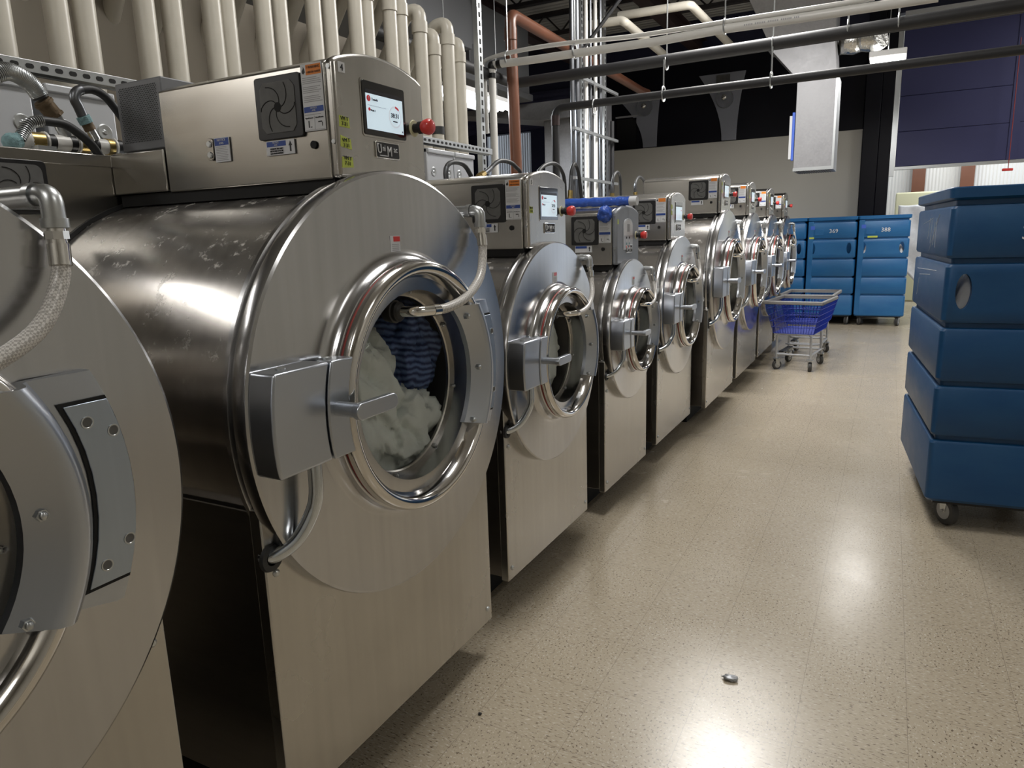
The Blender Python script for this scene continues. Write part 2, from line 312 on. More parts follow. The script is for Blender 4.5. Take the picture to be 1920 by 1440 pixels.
def bez(pts, n=24):
    """smooth path through points (Catmull-Rom)"""
    P = [Vector(p) for p in pts]; P = [P[0]*2-P[1]]+P+[P[-1]*2-P[-2]]; out = []
    m_ = len(P)-3; per = max(2, n//m_)
    for i in range(m_):
        for k in range(per):
            t = k/per; a,b,c,d = P[i:i+4]
            out.append(.5*((2*b)+(c-a)*t+(2*a-5*b+4*c-d)*t*t+(3*b-a-3*c+d)*t**3))
    return out+[P[-2]]
def bendpath(pts, r, n=6):
    """polyline with rounded corners"""
    P = [Vector(p) for p in pts]; out = [P[0]]
    for i in range(1, len(P)-1):
        a = (P[i-1]-P[i]); b = (P[i+1]-P[i]); rr = min(r, a.length*.49, b.length*.49); A = P[i]+a.normalized()*rr; B = P[i]+b.normalized()*rr
        for k in range(n+1):
            t = k/n; out.append(A*(1-t)**2+P[i]*2*t*(1-t)+B*t*t)
    return out+[P[-1]]

# ================================================================ setting
MB().add([(-9,-6,0),(6,-6,0),(6,16,0),(-9,16,0)], [(0,1,2,3)]).build('floor', 'floor', kind='structure')
ZC = 5.15
MB().box(-9,6,-6,16,ZC,ZC+.1).build('ceiling', 'deck', kind='structure')
MB().box(-2.32,-2.2,-6,2.25,0,2.82).build('wall_left', 'beige', kind='structure')
YW = 11.2
bw = MB().box(-9,.98,YW+.03,YW+.2,0,ZC).box(.98,6,YW+.03,YW+.2,4.75,ZC)
# opening in the far left of the back wall
OX0, OZ1 = at(1,YW,905,262).x, at(1,YW,1000,245).z
bw = MB().box(-9,OX0,YW+.03,YW+.2,0,ZC).box(OX0,-5.5,YW+.03,YW+.2,OZ1,ZC).box(-5.5,.98,YW+.03,YW+.2,0,ZC).box(.98,6,YW+.03,YW+.2,4.75,ZC).box(5.4,6,YW+.03,YW+.2,0,4.75)
bw.build('wall_back', 'navy', kind='structure')
MB().box(-3.72,.56,YW-.02,YW+.03,0,3.06).build('wall_lower', 'cream', kind='structure')
MB().box(-8.9,-4.6,YW-.02,YW+.03,OZ1+.03,4.3).build('wall_siding', 'nsiding', kind='structure')
MB().box(5.0,5.1,-6,YW,0,ZC).build('wall_right', 'cream', kind='structure')
MB().box(-9,6,-6.1,-6,0,ZC).build('wall_front', 'cream', kind='structure')
MB().box(-9.1,-9,-6,YW,0,ZC).build('wall_far_left', 'navy', kind='structure')
MB().box(-.5,6,15.6,15.7,0,6).build('wall_beyond', 'siding', kind='structure')
MB().box(-9,-.5,13.6,13.7,0,6).build('wall_beyond_left', 'siding', kind='structure')

# ================================================================ washers
def arc_yz(r, z0, z1, sgn, n=8, cz=0):
    return [(sgn*math.sqrt(max(r*r-z*z, 0)), z+cz) for z in [z0+(z1-z0)*k/n for k in range(n+1)]]
def washer(name, X0, Yc, zc, R, wl, wr, screen='touch', number=None, tapes=(), fine=True):
    """front face of the cabinet at local x=0, aisle towards +x, door axis at y=0,z=zc"""
    S = R/.57
    root = empty(name, (X0, Yc, 0)); zb = .14; zt = zc-.185*S; depth = 1.20 if R > .5 else 1.0
    n = .32*S; zn = zc-.31*S
    MB().prism([(-wl,zb),(wr,zb),(wr,zt),(n,zt),(n,zn),(-n,zn),(-n,zt),(-wl,zt)], 0, -.035, 0).build('front_panel', 'steel', root, bevel=.004)
    MB().prism([(-wl+.012,zb+.01),(wr-.012,zb+.01),(wr-.012,zt-.012),(n,zt-.012),(n,zn),(-n,zn),(-n,zt-.012),(-wl+.012,zt-.012)], 0, -depth, -.036).build('cabinet', 'side_shaded', root, bevel=.003)
    MB().box(-wl+.0,-wl+.03,0,0,0,0) if 0 else None
    MB().box(-depth+.05,-.16,-wl+.06,wr-.06,0,zb+.02).build('plinth', 'void', root)
    for (y,z) in ((-wl+.03,zb+.05),(wr-.03,zb+.05),(-wl+.03,zt-.16),(wr-.03,zt-.16)):
        MB().lathe([(0,.006),(.005,.006),(.0085,.003),(.0095,0)], (0,y,z), 12).build('screw', 'zinc', root)
    # shell
    r = R-.035*S; xb = -.87 if R > .5 else -.72
    MB().lathe([(r,-.03),(r,xb),(0,xb)], (0,0,zc), 96).build('drum_shell', 'shell', root)
    MB().lathe([(r+.001,xb+.004),(r+.012,xb+.004),(r+.012,xb-.008),(r,xb-.008)], (0,0,zc), 96).build('rear_seal', 'rubber', root)
    s = S
    MB().lathe([(R*.962,-.040),(R*.975,-.045),(R*.987,-.040),(R*.987,-.028),(R*.972,-.024),(R*.968,-.014),(R*.985,-.010),(R*.997,-.004),(R,.006),(R,.024),(R*.996,.031),(R*.985,.035),
                (.37*s,.035),(.355*s,.038),(.344*s,.046),(.338*s,.058),(.338*s,.062),(.342*s,.065),(.342*s,.072),(.336*s,.075),(.26*s,.074),(.26*s,.0)], (0,0,zc), 128).build('front_disc', 'disc', root, smooth=30)
    MB().lathe([(.335*s,.0745),(.3365*s,.076),(.3365*s,.079),(.335*s,.081)], (0,0,zc), 96).build('door_gasket', 'redline', root)
    MB().lathe([(.320*s,.078),(.334*s,.080),(.3395*s,.084),(.340*s,.094),(.337*s,.103),(.330*s,.110),(.320*s,.113),(.311*s,.110),(.304*s,.102),(.298*s,.088),(.288*s,.055),(.279*s,.025),(.272*s,.008),(.268*s,.004)], (0,0,zc), 128).build('door_ring', 'ring', root, smooth=50)
    rr = MB().lathe([(.270*s,.0),(.270*s,.010),(.266*s,.013),(.247*s,.013),(.243*s,.010),(.243*s,.0)], (0,0,zc), 96).build('window_retainer', 'steel', root, smooth=30)
    for k in range(8):
        a = R_(22.5+45*k+10)
        MB().cyl((.012,.2565*s*math.cos(a),zc+.2565*s*math.sin(a)), (.020,.2565*s*math.cos(a),zc+.2565*s*math.sin(a)), .0062, seg=6).sphere((.020,.2565*s*math.cos(a),zc+.2565*s*math.sin(a)),.0045,8).build('bolt', 'zinc', rr)
    MB().lathe([(.245*s,.006),(.2*s,.009),(.12*s,.012),(0,.013)], (0,0,zc), 64).lathe([(.245*s,.002),(.2*s,.005),(.12*s,.008),(0,.009)], (0,0,zc), 64).build('door_glass', 'glass', root)
    MB().lathe([(.262*s,-.002),(.262*s,-.36),(0,-.36)], (0,0,zc), 64).build('inner_drum', 'drum', root)
    # latch on the left
    def seg_poly(ra, rb, z0, z1): # polygon between two arcs on the -y side
        return [(y,zc+z) for y, z in arc_yz(ra,z0,z1,-1)]+[(y,zc+z) for y, z in reversed(arc_yz(rb,z0,z1,-1))]
    la = MB().prism(seg_poly(.565*s,.408*s,-.092*s,.132*s), 0, .036, .108).build('latch_housing', 'cast', root, bevel=.006, seg=3)
    MB().prism(seg_poly(.404*s,.335*s,-.092*s,.132*s), 0, .062, .111).build('latch_flap', 'cast', la, bevel=.004)
    for yy in (-.50,-.36): MB().cyl((.075,yy*s,zc+.131*s),(.075,yy*s,zc+.136*s),.011*s,seg=12).build('screw','zinc',la)
    hy = -.372*s
    hd = MB().cyl((.100,hy,zc+.022*s),(.172,hy,zc+.022*s),.017*s,seg=24).build('door_handle', 'cast', root, bevel=.002)
    MB().prism(rrect(hy-.024*s,hy+.125*s,zc+.003*s,zc+.041*s,.0188*s), 0, .168, .186).build('lever', 'cast', hd, bevel=.004, seg=3)
    # hinge on the right: a plate bent over the ring with an inset cover
    prof = [(.254,.070),(.256,.084),(.262,.088),(.288,.104),(.303,.114),(.316,.121),(.332,.120),(.345,.109),(.352,.092),(.357,.072),(.366,.0605),(.440,.0605),(.452,.059),(.455,.050),(.456,.030)]
    nA = 16; vs = []; fs = []
    def zt_(r): return .200*s
    def zb_(r): return -(.150+.05*min(1,(r-.236)/.2))*s
    for i, (r_, x) in enumerate(prof):
        rad = r_*s; at_ = math.asin(min(.80, zt_(r_)/rad)); ab = -math.asin(min(.72, -zb_(r_)/rad))
        for k in range(nA+1):
            a = ab+(at_-ab)*k/nA; vs.append((x, rad*math.cos(a), zc+rad*math.sin(a)))
    m_ = nA+1; fs = [(i*m_+k, i*m_+k+1, (i+1)*m_+k+1, (i+1)*m_+k) for i in range(len(prof)-1) for k in range(nA)]
    h = MB().add(vs, fs)
    for k in (0, nA): h.f.append(tuple(i*m_+k for i in range(len(prof))))
    h.f.append(tuple(list(range(0, m_))+list(reversed(range((len(prof)-1)*m_, len(prof)*m_)))))
    hg = h.build('hinge_plate', 'cast', root, smooth=40)
    lid = seg_poly(.448*s,.382*s,-.158*s,.150*s); lid = [(-y,z) for y, z in lid]
    hl = MB().prism(lid, 0, .060, .0662).build('hinge_cover', 'castlid', hg, bevel=.001)
    gr = seg_poly(.4495*s,.376*s,-.164*s,.156*s); gr = [(-y,z) for y, z in gr]
    MB().prism(gr, 0, .060, .0634).build('cover_gap', 'void', hg)
    for (r_,z) in ((.402,.118),(.436,.095),(.437,-.098),(.402,-.128)):
        y = math.sqrt(r_*r_-z*z)
        q_ = MB().lathe([(.0078*s,.0664),(.0085*s,.0674),(.0105*s,.0674),(.011*s,.064)], (0,y*s,zc+z*s), 18).build('screw', 'zinc', hl)
        MB().lathe([(0,.0665),(.008*s,.0665)], (0,y*s,zc+z*s), 14).build('screw_recess', 'vent', hl)
    for a in (37,1,-33):
        y, z = .277*s*math.cos(R_(a)), .277*s*math.sin(R_(a))
        MB().cyl((.085,y,zc+z),(.103,y,zc+z),.0095*s,seg=6).sphere((.104,y,zc+z),.007*s,10).build('nut', 'zinc', hg)
    # warning sticker on the disc
    st = MB().box(.0352,.0362,-.030*s-.012,-.030*s+.030,zc+.352*s,zc+.352*s+.052).build('door_sticker', 'white', root)
    MB().box(.0362,.0366,-.030*s+.001,-.030*s+.029,zc+.352*s+.037,zc+.352*s+.050).build('red_band', 'orange' if 0 else 'red', st)
    for k in range(6): MB().box(.0362,.0364,-.030*s-.006,-.030*s+.024,zc+.352*s+.004+k*.005,zc+.352*s+.0055+k*.005).build('fine_print','grey_ink',st)
    # water inlet
    el = MB().tube(bendpath([(-.06,.385*s,zc+.475*s),(.062,.385*s,zc+.475*s),(.062,.385*s,zc+.435*s)], .035), .0165*s, 20)
    el.lathe([(.0165*s,.0),(.0195*s,.0),(.0195*s,.014*s),(.0165*s,.014*s)], (.062,.385*s,zc+.425*s), 20, 'z').lathe([(.0195*s,-.008),(.0195*s,.008)], (.024,.385*s,zc+.475*s), 20)
    el = el.build('inlet_elbow', 'zinc', root)
    MB().cyl((.062,.385*s,zc+.435*s),(.066,.383*s,zc+.392*s),.0135*s,seg=20).lathe([(.0135*s,0),(.0175*s,0),(.0175*s,.012*s),(.0135*s,.012*s)], (.063,.384*s,zc+.408*s), 8, 'z').build('coupling', 'chrome', el)
    hp = bez([(.066,.383*s,zc+.400*s),(.074,.372*s,zc+.345*s),(.094,.315*s,zc+.275*s),(.112,.20*s,zc+.225*s),(.118,.09*s,zc+.205*s),(.116,.015*s,zc+.205*s)], 28)
    ho = MB().tube(hp, .0135*s, 20).build('inlet_hose', 'hose', root)
    MB().cyl(hp[0],hp[3],.0158*s,seg=20).build('hose_cuff', 'chrome', ho)
    MB().cyl(hp[-1],hp[-3],.0158*s,seg=20).build('hose_cuff', 'chrome', ho)
    nz = MB().tube(bendpath([(.030,-.035*s,zc+.205*s),(.098,-.032*s,zc+.205*s),(.117,.018*s,zc+.205*s)], .03), .0145*s, 20).build('nozzle_elbow', 'chrome', root)
    MB().lathe([(0,.052),(.022*s,.052),(.027*s,.046),(.027*s,.036),(.031*s,.034),(.031*s,.022),(.028*s,.020),(.028*s,.006)], (0,-.035*s,zc+.205*s), 20).build('nozzle_collar', 'black', nz)
    # drain tube
    dp = bez([(.074,-.425*s,zc-.08*s),(.076,-.430*s,zc-.165*s),(.066,-.442*s,zc-.215*s),(.045,-.472*s,zc-.268*s),(.012,-.505*s,zc-.297*s),(-.02,-.520*s,zc-.303*s)], 30)
    MB().tube(dp, .0165*s, 24).build('drain_tube', 'tube', root)
    MB().lathe([(.017*s,.008),(.030*s,.008),(.033*s,.0)], (0,-.512*s,zc-.303*s), 24).build('grommet', 'rubber', root)
    # console
    c0, c1 = -.175, .195; z0 = zc+R-.025; z1 = z0+.275; cw = (c0+c1)/2
    def cpoly(i=0.0):
        pts = [(c0+i,z0),(c1-i,z0)]; N = 14
        for k in range(N+1):
            t = k/N; y = c1-i+(c0-c1+2*i)*t
            pts.append((y, z1-i+.034*(1-((y-cw)/(c1-c0)*2)**2)-(.004 if k in (0,N) else 0)))
        return pts
    cb = MB().prism(cpoly(.0035), 0, -.63, -.030).build('console', 'steel_side', root, bevel=.004)
    fp = MB().prism(cpoly(0), 0, -.028, 0).build('console_face', 'steel' if screen == 'touch' else 'plate', root, bevel=.009, seg=2)
    for z in (z1-.02, z0+.085): MB().cyl((-.012,c0-.001,z),(-.012,c0-.004,z),.0055,seg=12).build('screw','zinc',fp)
    MB().box(-.87,-.635,c0,c1+.02,z0+.004,z0+.120).build('rear_console', 'steel_side', root, bevel=.004)
    MB().box(-.86,-.03,c0+.012,c1-.01,z0-.03,z0+.002).build('console_gap', 'void', root)
    # rear body with its own vent
    rb = MB().box(-.87-.30,-.872,-wl,wr,zb,z0+.105).box(-.87-.30,-.868,-wl-.002,wr+.002,z0+.083,z0+.118).build('rear_body', 'steel_side', root, bevel=.003)
    if R > .5:
        ve = MB().prism(rrect(-.525,-.368,z0-.055,z0+.088,.014), 0, -.873, -.866).build('rear_vent', 'black', root, bevel=.002)
        MB().prism(rrect(-.512,-.381,z0-.043,z0+.076,.02), 0, -.866, -.8645).build('vent_grille', 'vent', ve)
        sp = MB()
        for k in range(6):
            pts = []
            for q in range(8):
                t = q/7; rr_ = .010+.050*t; aa = k*PI/3+1.15*t; pts.append((-.864, -.4465+rr_*math.cos(aa), z0+.0165+rr_*math.sin(aa)))
            sp.tube(pts, .0012, 5)
        sp.build('vent_blades', 'void', ve)
    # vent on the console's side
    y = c0
    vf = MB().prism([(x,z) for x,z in rrect(-.256,-.104,z0+.106,z0+.255,.008)], 1, y-.004, y+.002).build('vent_frame', 'black', root, bevel=.0015)
    vx, vz = -.180, z0+.1805; 
    oc = [(-.058,.045),(-.045,.060),(.045,.060),(.058,.045),(.058,-.045),(.045,-.060),(-.045,-.060),(-.058,-.045)]
    MB().prism([(vx+a,vz+b) for a,b in oc[::-1]], 1, y-.0055, y-.003).build('vent_grille', 'vent', vf)
    sp = MB()
    for k in range(6):
        a0 = k*PI/3; pts = []
        for q in range(9):
            t = q/8; rr_ = .011+.050*t; aa = a0+1.15*t; pts.append((vx+max(-.057,min(.057,rr_*math.cos(aa))), y-.006, vz+max(-.059,min(.059,rr_*math.sin(aa)))))
        sp.tube(pts, .0011, 5)
    sp.cyl((vx,y-.006,vz),(vx,y-.0068,vz),.0115,seg=20); sp.build('vent_blades', 'void', vf)
    # stickers on the side
    a0, a1, b0, b1 = -.100,-.034,z0+.115,z1-.006
    ws = MB().box(a0,a1,y-.0012,y+.001,b0,b1).build('warning_sticker', 'white', root)
    MB().box(a0+.017,a1-.002,y-.0018,y-.001,b1-.026,b1-.003).build('orange_band', 'orange', ws)
    MB().box(a0+.002,a1-.002,y-.0018,y-.001,b0+.043,b0+.056).build('blue_band', 'navyp', ws)
    yy = y-.0019
    MB().prism([(a0+.0085,b1-.023),(a0+.014,b1-.019),(a0+.0125,b1-.012),(a0+.0095,b1-.006),(a0+.0085,b1-.011),(a0+.005,b1-.015),(a0+.005,b1-.020)], 1, y-.0018, y-.001).build('flame_mark', 'ink', ws)
    if fine:
        text('! WARNING', .0085, 'ink', ws, (a0+.041,yy,b1-.0095), 'y', sx=.9); text('! MISE EN GARDE', .0068, 'ink', ws, (a0+.041,yy,b1-.0205), 'y', sx=.85)
        text('NOTICE\nAVIS', .0056, 'white', ws, ((a0+a1)/2,yy,b0+.0495), 'y')
        text('Open/Ouverte', .0042, 'ink', ws, (a0+.017,yy,b0+.030), 'y'); text('Closed/Fermée', .0042, 'ink', ws, (a1-.017,yy,b0+.030), 'y')
    fpnt = MB()
    for k in range(20):
        if k in (4,9,14): continue
        zz = b1-.032-k*.0042; e = random.uniform(.002,.020)
        if zz < b0+.060: break
        fpnt.box(a0+.004,a1-e,y-.0016,y-.001,zz-.0007,zz+.0007)
    fpnt.box(a0+.003,a1-.012,y-.0016,y-.001,b0+.037,b0+.0383); fpnt.box(a0+.002,a1-.002,y-.0016,y-.001,b0+.002,b0+.0028).box((a0+a1)/2-.0004,(a0+a1)/2+.0004,y-.0016,y-.001,b0+.002,b0+.034)
    fpnt.build('fine_print', 'grey_ink', ws)
    MB().box(a0+.013,a0+.016,y-.0018,y-.001,b0+.008,b0+.024).box(a0+.019,a0+.024,y-.0018,y-.001,b0+.008,b0+.010).box(a1-.022,a1-.010,y-.0018,y-.001,b0+.018,b0+.021).box(a1-.010,a1-.008,y-.0018,y-.001,b0+.009,b0+.018).build('arrow_marks', 'ink', ws)
    n0, n1, q0, q1 = -.236,-.140,z0+.068,z0+.103
    ns = MB().box(n0,n1,y-.0012,y+.001,q0,q1).build('filter_sticker', 'white', root)
    MB().box(n0+.003,n1-.028,y-.0018,y-.001,q1-.014,q1-.002).build('blue_band', 'navyp', ns)
    MB().prism([(n1-.0155,q0+.006),(n1-.0105,q0+.006),(n1-.0105,q0+.020),(n1-.007,q0+.020),(n1-.013,q0+.031),(n1-.019,q0+.020),(n1-.0155,q0+.020)], 1, y-.0018, y-.001).build('arrow_mark', 'ink', ns)
    if fine:
        text('NOTICE\nAVIS', .0058, 'white', ns, (n0+.034,yy,q1-.008), 'y')
        text('CLEAN FILTER DAILY\nNETTOYER LE FILTRE\nQUOTIDIENNEMENT', .0056, 'ink', ns, (n0+.036,yy,q0+.0095), 'y', sx=.85)
    MB().cyl((-.078,y-.0015,z0+.083),(-.078,y+.001,z0+.083),.0095,seg=20).build('keyhole', 'void', root)
    g0 = -.442
    ps = MB().prism([(x,z) for x,z in rrect(g0-.012,g0+.014,z0+.072,z0+.130,.0125)], 1, y-.003, y+.001).build('socket_plate', 'steel_side', root, bevel=.0012)
    for zz in (z0+.086,z0+.114): MB().lathe([(0,.004),(.007,.004),(.0085,0)], (0,0,0), 14).build('plug', 'zinc', ps, loc=(g0+.002,y-.004,zz)).rotation_euler = (0,0,-PI/2)
    gs = MB().box(g0+.018,g0+.074,y-.0012,y+.001,z0+.066,z0+.128).build('notice_sticker', 'white', root)
    MB().box(g0+.020,g0+.072,y-.0018,y-.001,z0+.108,z0+.126).build('blue_band', 'navyp', gs)
    fpn = MB()
    for k in range(9): fpn.box(g0+.023,g0+.070-random.uniform(0,.010),y-.0016,y-.001,z0+.070+k*.0042,z0+.0712+k*.0042)
    fpn.build('fine_print', 'grey_ink', gs)
    if fine: text('NOTICE\nAVIS', .0085, 'white', gs, (g0+.046,yy,z0+.117), 'y')
    # front of the console
    zs = z0+.120
    if screen:
        if screen == 'touch':
            bz = MB().prism(rrect(-.075,.102,zs-.008,zs+.122,.006), 0, .0, .0035).build('display_bezel', 'bezel', root, bevel=.001)
            MB().prism(rrect(-.080,.107,zs-.013,zs+.127,.009), 0, -.001, .0015).build('display_rim', 'steel_side', bz)
            MB().box(.0035,.0041,-.064,.090,zs+.006,zs+.092).build('lit_display', 'screen', bz)
            MB().box(.0035,.0041,-.064,.090,zs+.0925,zs+.102).build('status_bar', 'sdark', bz)
            MB().lathe([(.023,.0046),(.0275,.0046),(.0275,.004)], (0,.054,zs+.047), 40).build('progress_ring', 'sgrey', bz)
            MB().lathe([(.0225,.0049),(.028,.0049)], (0,.054,zs+.047), 8, a0=R_(48), a1=R_(86)).build('progress_mark', 'sred', bz)
            if fine:
                MB().cyl((.0041,-.053,zs+.080),(.0047,-.053,zs+.080),.0075,seg=20).build('red_dot', 'sred', bz)
                text('1', .011, 'white', bz, (.005,-.053,zs+.080)); text('Towels', .0085, 'ink', bz, (.0048,-.029,zs+.079)); text('Wash 1', .0062, 'ink', bz, (.0048,-.038,zs+.052))
                MB().cyl((.0041,-.052,zs+.054),(.0046,-.052,zs+.054),.0042,seg=16).build('red_dot', 'sred', bz)
                MB().box(.0041,.0045,-.058,.018,zs+.0635,zs+.0641).build('divider', 'grey_ink', bz)
                text('38:31' if number == '4' else '27:21', .0165, 'ink', bz, (.0048,.054,zs+.050)); text('minutes', .0060, 'ink', bz, (.0048,.054,zs+.036)); text('x', .009, 'ink', bz, (.0048,.084,zs+.013))
        else:
            bz = MB().prism([(-.078,zs-.045),(.078,zs-.045),(.078,zs+.085)]+[(.078*math.cos(a), zs+.085+.035*math.sin(a)) for a in [PI*k/10 for k in range(1,10)]]+[(-.078,zs+.085)], 0, 0, .003).build('control_card', 'silver', root, bevel=.001)
            MB().prism([(-.068,zs+.030),(.068,zs+.030),(.068,zs+.085)]+[(.068*math.cos(a), zs+.085+.028*math.sin(a)) for a in [PI*k/10 for k in range(1,10)]]+[(-.068,zs+.085)], 0, .003, .0036).build('lit_display', 'white', bz)
            for k in range(4):
                MB().box(.003,.005,-.036,-.024,zs-.035+k*.016,zs-.024+k*.016).box(.003,.005,.010,.022,zs-.035+k*.016,zs-.024+k*.016).build('key', ['red','verd','white','ink'][k], bz)
            MB().box(.003,.0045,-.02,.02,zs+.05,zs+.09).build('dial_scale', 'grey_ink', bz)
    lg = MB().prism(rrect(-.035,.065,zs-.062,zs-.020,.005), 0, 0, .004).build('logo_plate', 'chrome', root, bevel=.001)
    MB().prism(rrect(-.0325,.0625,zs-.0595,zs-.0225,.004), 0, .004, .0046).build('logo_field', 'ink', lg)
    text('U', .034, 'white', lg, (.0052,-.021,zs-.040), name='logo_letter', depth=.001, sx=.8, shear=-.1)
    text('ni', .022, 'white', lg, (.0052,-.003,zs-.037), name='logo_letter', depth=.001, sx=.75)
    text('M', .035, 'white', lg, (.0052,.020,zs-.044), name='logo_letter', depth=.001, sx=.8)
    text('ac', .022, 'white', lg, (.0052,.046,zs-.037), name='logo_letter', depth=.001, sx=.85)
    MB().box(.0046,.0056,-.031,-.023,zs-.0285,zs-.0255).box(.0046,.0056,-.022,.014,zs-.0565,zs-.0540).build('logo_stroke', 'white', lg)
    es = MB().lathe([(0,.002),(.021,.002),(.0225,0)], (0,.145,zs+.030), 28).build('stop_button_base', 'tan', root)
    MB().lathe([(.0125,.0),(.0125,.016),(.0165,.018),(.0165,.030)], (0,.145,zs+.030), 24).build('stop_button_collar', 'black', es)
    MB().lathe([(0,.062),(.010,.062),(.017,.060),(.0205,.055),(.0215,.047),(.0185,.036),(.0155,.030),(0,.030)], (0,.145,zs+.030), 28).build('stop_button', 'red', es)
    if number:
        tg = MB().box(.0,.0008,c0+.019,c0+.043,z1-.030,z1-.006).build('number_tag', 'white', root)
        text(number, .022, 'ink', tg, (.0014,c0+.031,z1-.019))
    for (zz, w_, tilt) in tapes:
        tp = MB().prism([(c0+.008,zz-.012+tilt*.004),(c0+.012+w_,zz-.013),(c0+.010+w_,zz+.011),(c0+.010,zz+.014+tilt*.004)], 0, .0, .0012).build('tape_tag', 'tape', root)
        if fine: text('VM T\n7-31', .0125, 'ink', tp, (.0018,c0+.010+w_/2,zz+.001), rot=.05*tilt)
    return root
M['side_shaded'] = steel('brushed_steel_shaded_side', (.30,.28,.26), stretch=(4,4,600), rough=.30, blot=.1)  # same steel, colour darkened for the shade and dark reflections between the cabinets
XL, XS = -.12, -.19
w3 = washer('front_load_washer', XL, -2.02, 1.105, .57, .515, .51, number=None, fine=False)
w4 = washer('front_load_washer', XL, -.725, 1.105, .57, .53, .47, number='4', tapes=((1.782,.034,0),(1.732,.036,1),(1.690,.038,-1)))
w5 = washer('front_load_washer', XS, .445, 1.010, .465, .435, .415, number='5', tapes=((1.60,.026,0),))
w6 = washer('front_load_washer', XS, 1.480, .978, .385, .365, .365, screen='card', tapes=((1.56,.014,0),), fine=False)
w7 = washer('front_load_washer', XS, 2.520, 1.010, .465, .445, .450, tapes=((1.66,.02,0),(1.62,.02,1)), fine=False)
w8 = washer('front_load_washer', XL, 3.72, 1.098, .565, .545, .540, tapes=((1.86,.025,0),(1.80,.025,1)), fine=False)
far = [w8]
for y in (4.98, 6.22, 7.47):
    c = copy_tree(w8); c.location.y = y; far.append(c)
G = 'stainless washers standing in a row along the aisle'
for w, l in zip([w3,w4,w5,w6,w7]+far, [
 'nearest stainless washer, cut off by the left edge of the photo',
 'large stainless washer tagged number 4 with three yellow tapes beside its lit screen',
 'stainless washer with number 5 tag and lit screen, next to the big washer tagged 4',
 'smallest stainless washer, grey control card, blue bag roll on its console',
 'medium stainless washer between the smallest washer and the tall far machines',
 'first and nearest of the four tall far washers, next to the medium one',
 'tall far washer, second of four counted from the camera, beside the blue wire cart',
 'tall far washer, third of four counted from the camera, behind the blue wire cart',
 'last washer of the row, next to the blue bins at the far end']):
    tag(w, l, 'washing machine', G)

# ---------------------------------------------------------------- laundry behind the glass
def lump(name, mat, cx, cy, cz, ry, rz, seed, depth=.10, fold=.55, seg=110, twist=0):
    """crumpled wet cloth: a deformed ellipsoid pressed to the glass"""
    mb = MB(); vs = []; fs = []; h = seg//2
    for i in range(h+1):
        th = PI*i/h
        for k in range(seg):
            ph = 2*PI*k/seg
            d = Vector((math.sin(th)*math.cos(ph), math.sin(th)*math.sin(ph), math.cos(th)))
            q = Vector((d.x*.8+seed*3.1, d.y*2.2+d.z*1.1, d.z*1.1-d.y*.5+seed))
            q2 = q+Vector((noise.noise(q*2),noise.noise(q*2+Vector((5,0,0))),0))*.6
            f = 1+fold*(noise.noise(q*1.5))-fold*.9*max(0,.30-abs(noise.noise(q2*1.6)))-fold*.5*max(0,.25-abs(noise.noise(q2*3.4)))+fold*.10*noise.noise(q*7)
            x = d.x*depth*(f+.15)
            vs.append((cx+min(x,depth*.985), cy+d.y*ry*(1+.7*(f-1)), cz+d.z*rz*(1+.5*(f-1))))
    for i in range(h):
        for k in range(seg): fs.append((i*seg+k,(i+1)*seg+k,(i+1)*seg+(k+1)%seg,i*seg+(k+1)%seg))
    o = mb.add(vs, fs).build(name, mat, smooth=180); return o
def laundry(X0, Yc, zc, s, parts, lab, grp=None):
    out = []
    for (mat, dy, dz, ry, rz, seed, dep, dx, rot) in parts:
        o = lump('wet_towels' if mat == 'cwhite' else 'blue_towel', mat, 0, 0, 0, ry*s, rz*s, seed, dep*s)
        o.location = (X0+dx, Yc+dy*s, zc+dz*s); o.rotation_euler = (rot,0,0); out.append(o)
    return out
a = laundry(XL, -.725, 1.105, 1, [('cwhite',-.085,-.01,.16,.245,1.3,.118,-.118,.35),('cblue',.13,.075,.135,.165,4.2,.105,-.118,-.15),('cwhite',.07,-.15,.16,.135,7.7,.122,-.118,.3)], '')
tag(a[0], 'long white wet towels tumbling in the left half of the window of washer 4', 'laundry')
tag(a[1], 'blue towel with light ripples in the right half of the window of washer 4', 'laundry')
tag(a[2], 'bunched white towels low in the right of the window of washer 4', 'laundry')
a = laundry(XS, .445, 1.010, .816, [('cwhite',0,-.02,.19,.225,2.2,.11,-.11,.1)], ''); tag(a[0], 'pale wet laundry filling the window of the washer tagged 5', 'laundry')
a = laundry(XS, 1.48, .978, .675, [('cwhite',0,-.02,.19,.22,5.1,.11,-.09,0)], ''); tag(a[0], 'pale wet laundry in the window of the smallest washer', 'laundry')
a = laundry(XS, 2.52, 1.010, .816, [('cwhite',.0,-.02,.19,.22,9.3,.11,-.11,.2)], ''); tag(a[0], 'pale wet laundry in the window of the medium washer next to the tall far ones', 'laundry')
a = laundry(XL, 3.72, 1.098, .99, [('cwhite',0,-.02,.18,.22,3.9,.11,-.12,.2)], ''); tag(a[0], 'pale wet laundry in the window of the first tall far washer', 'laundry')

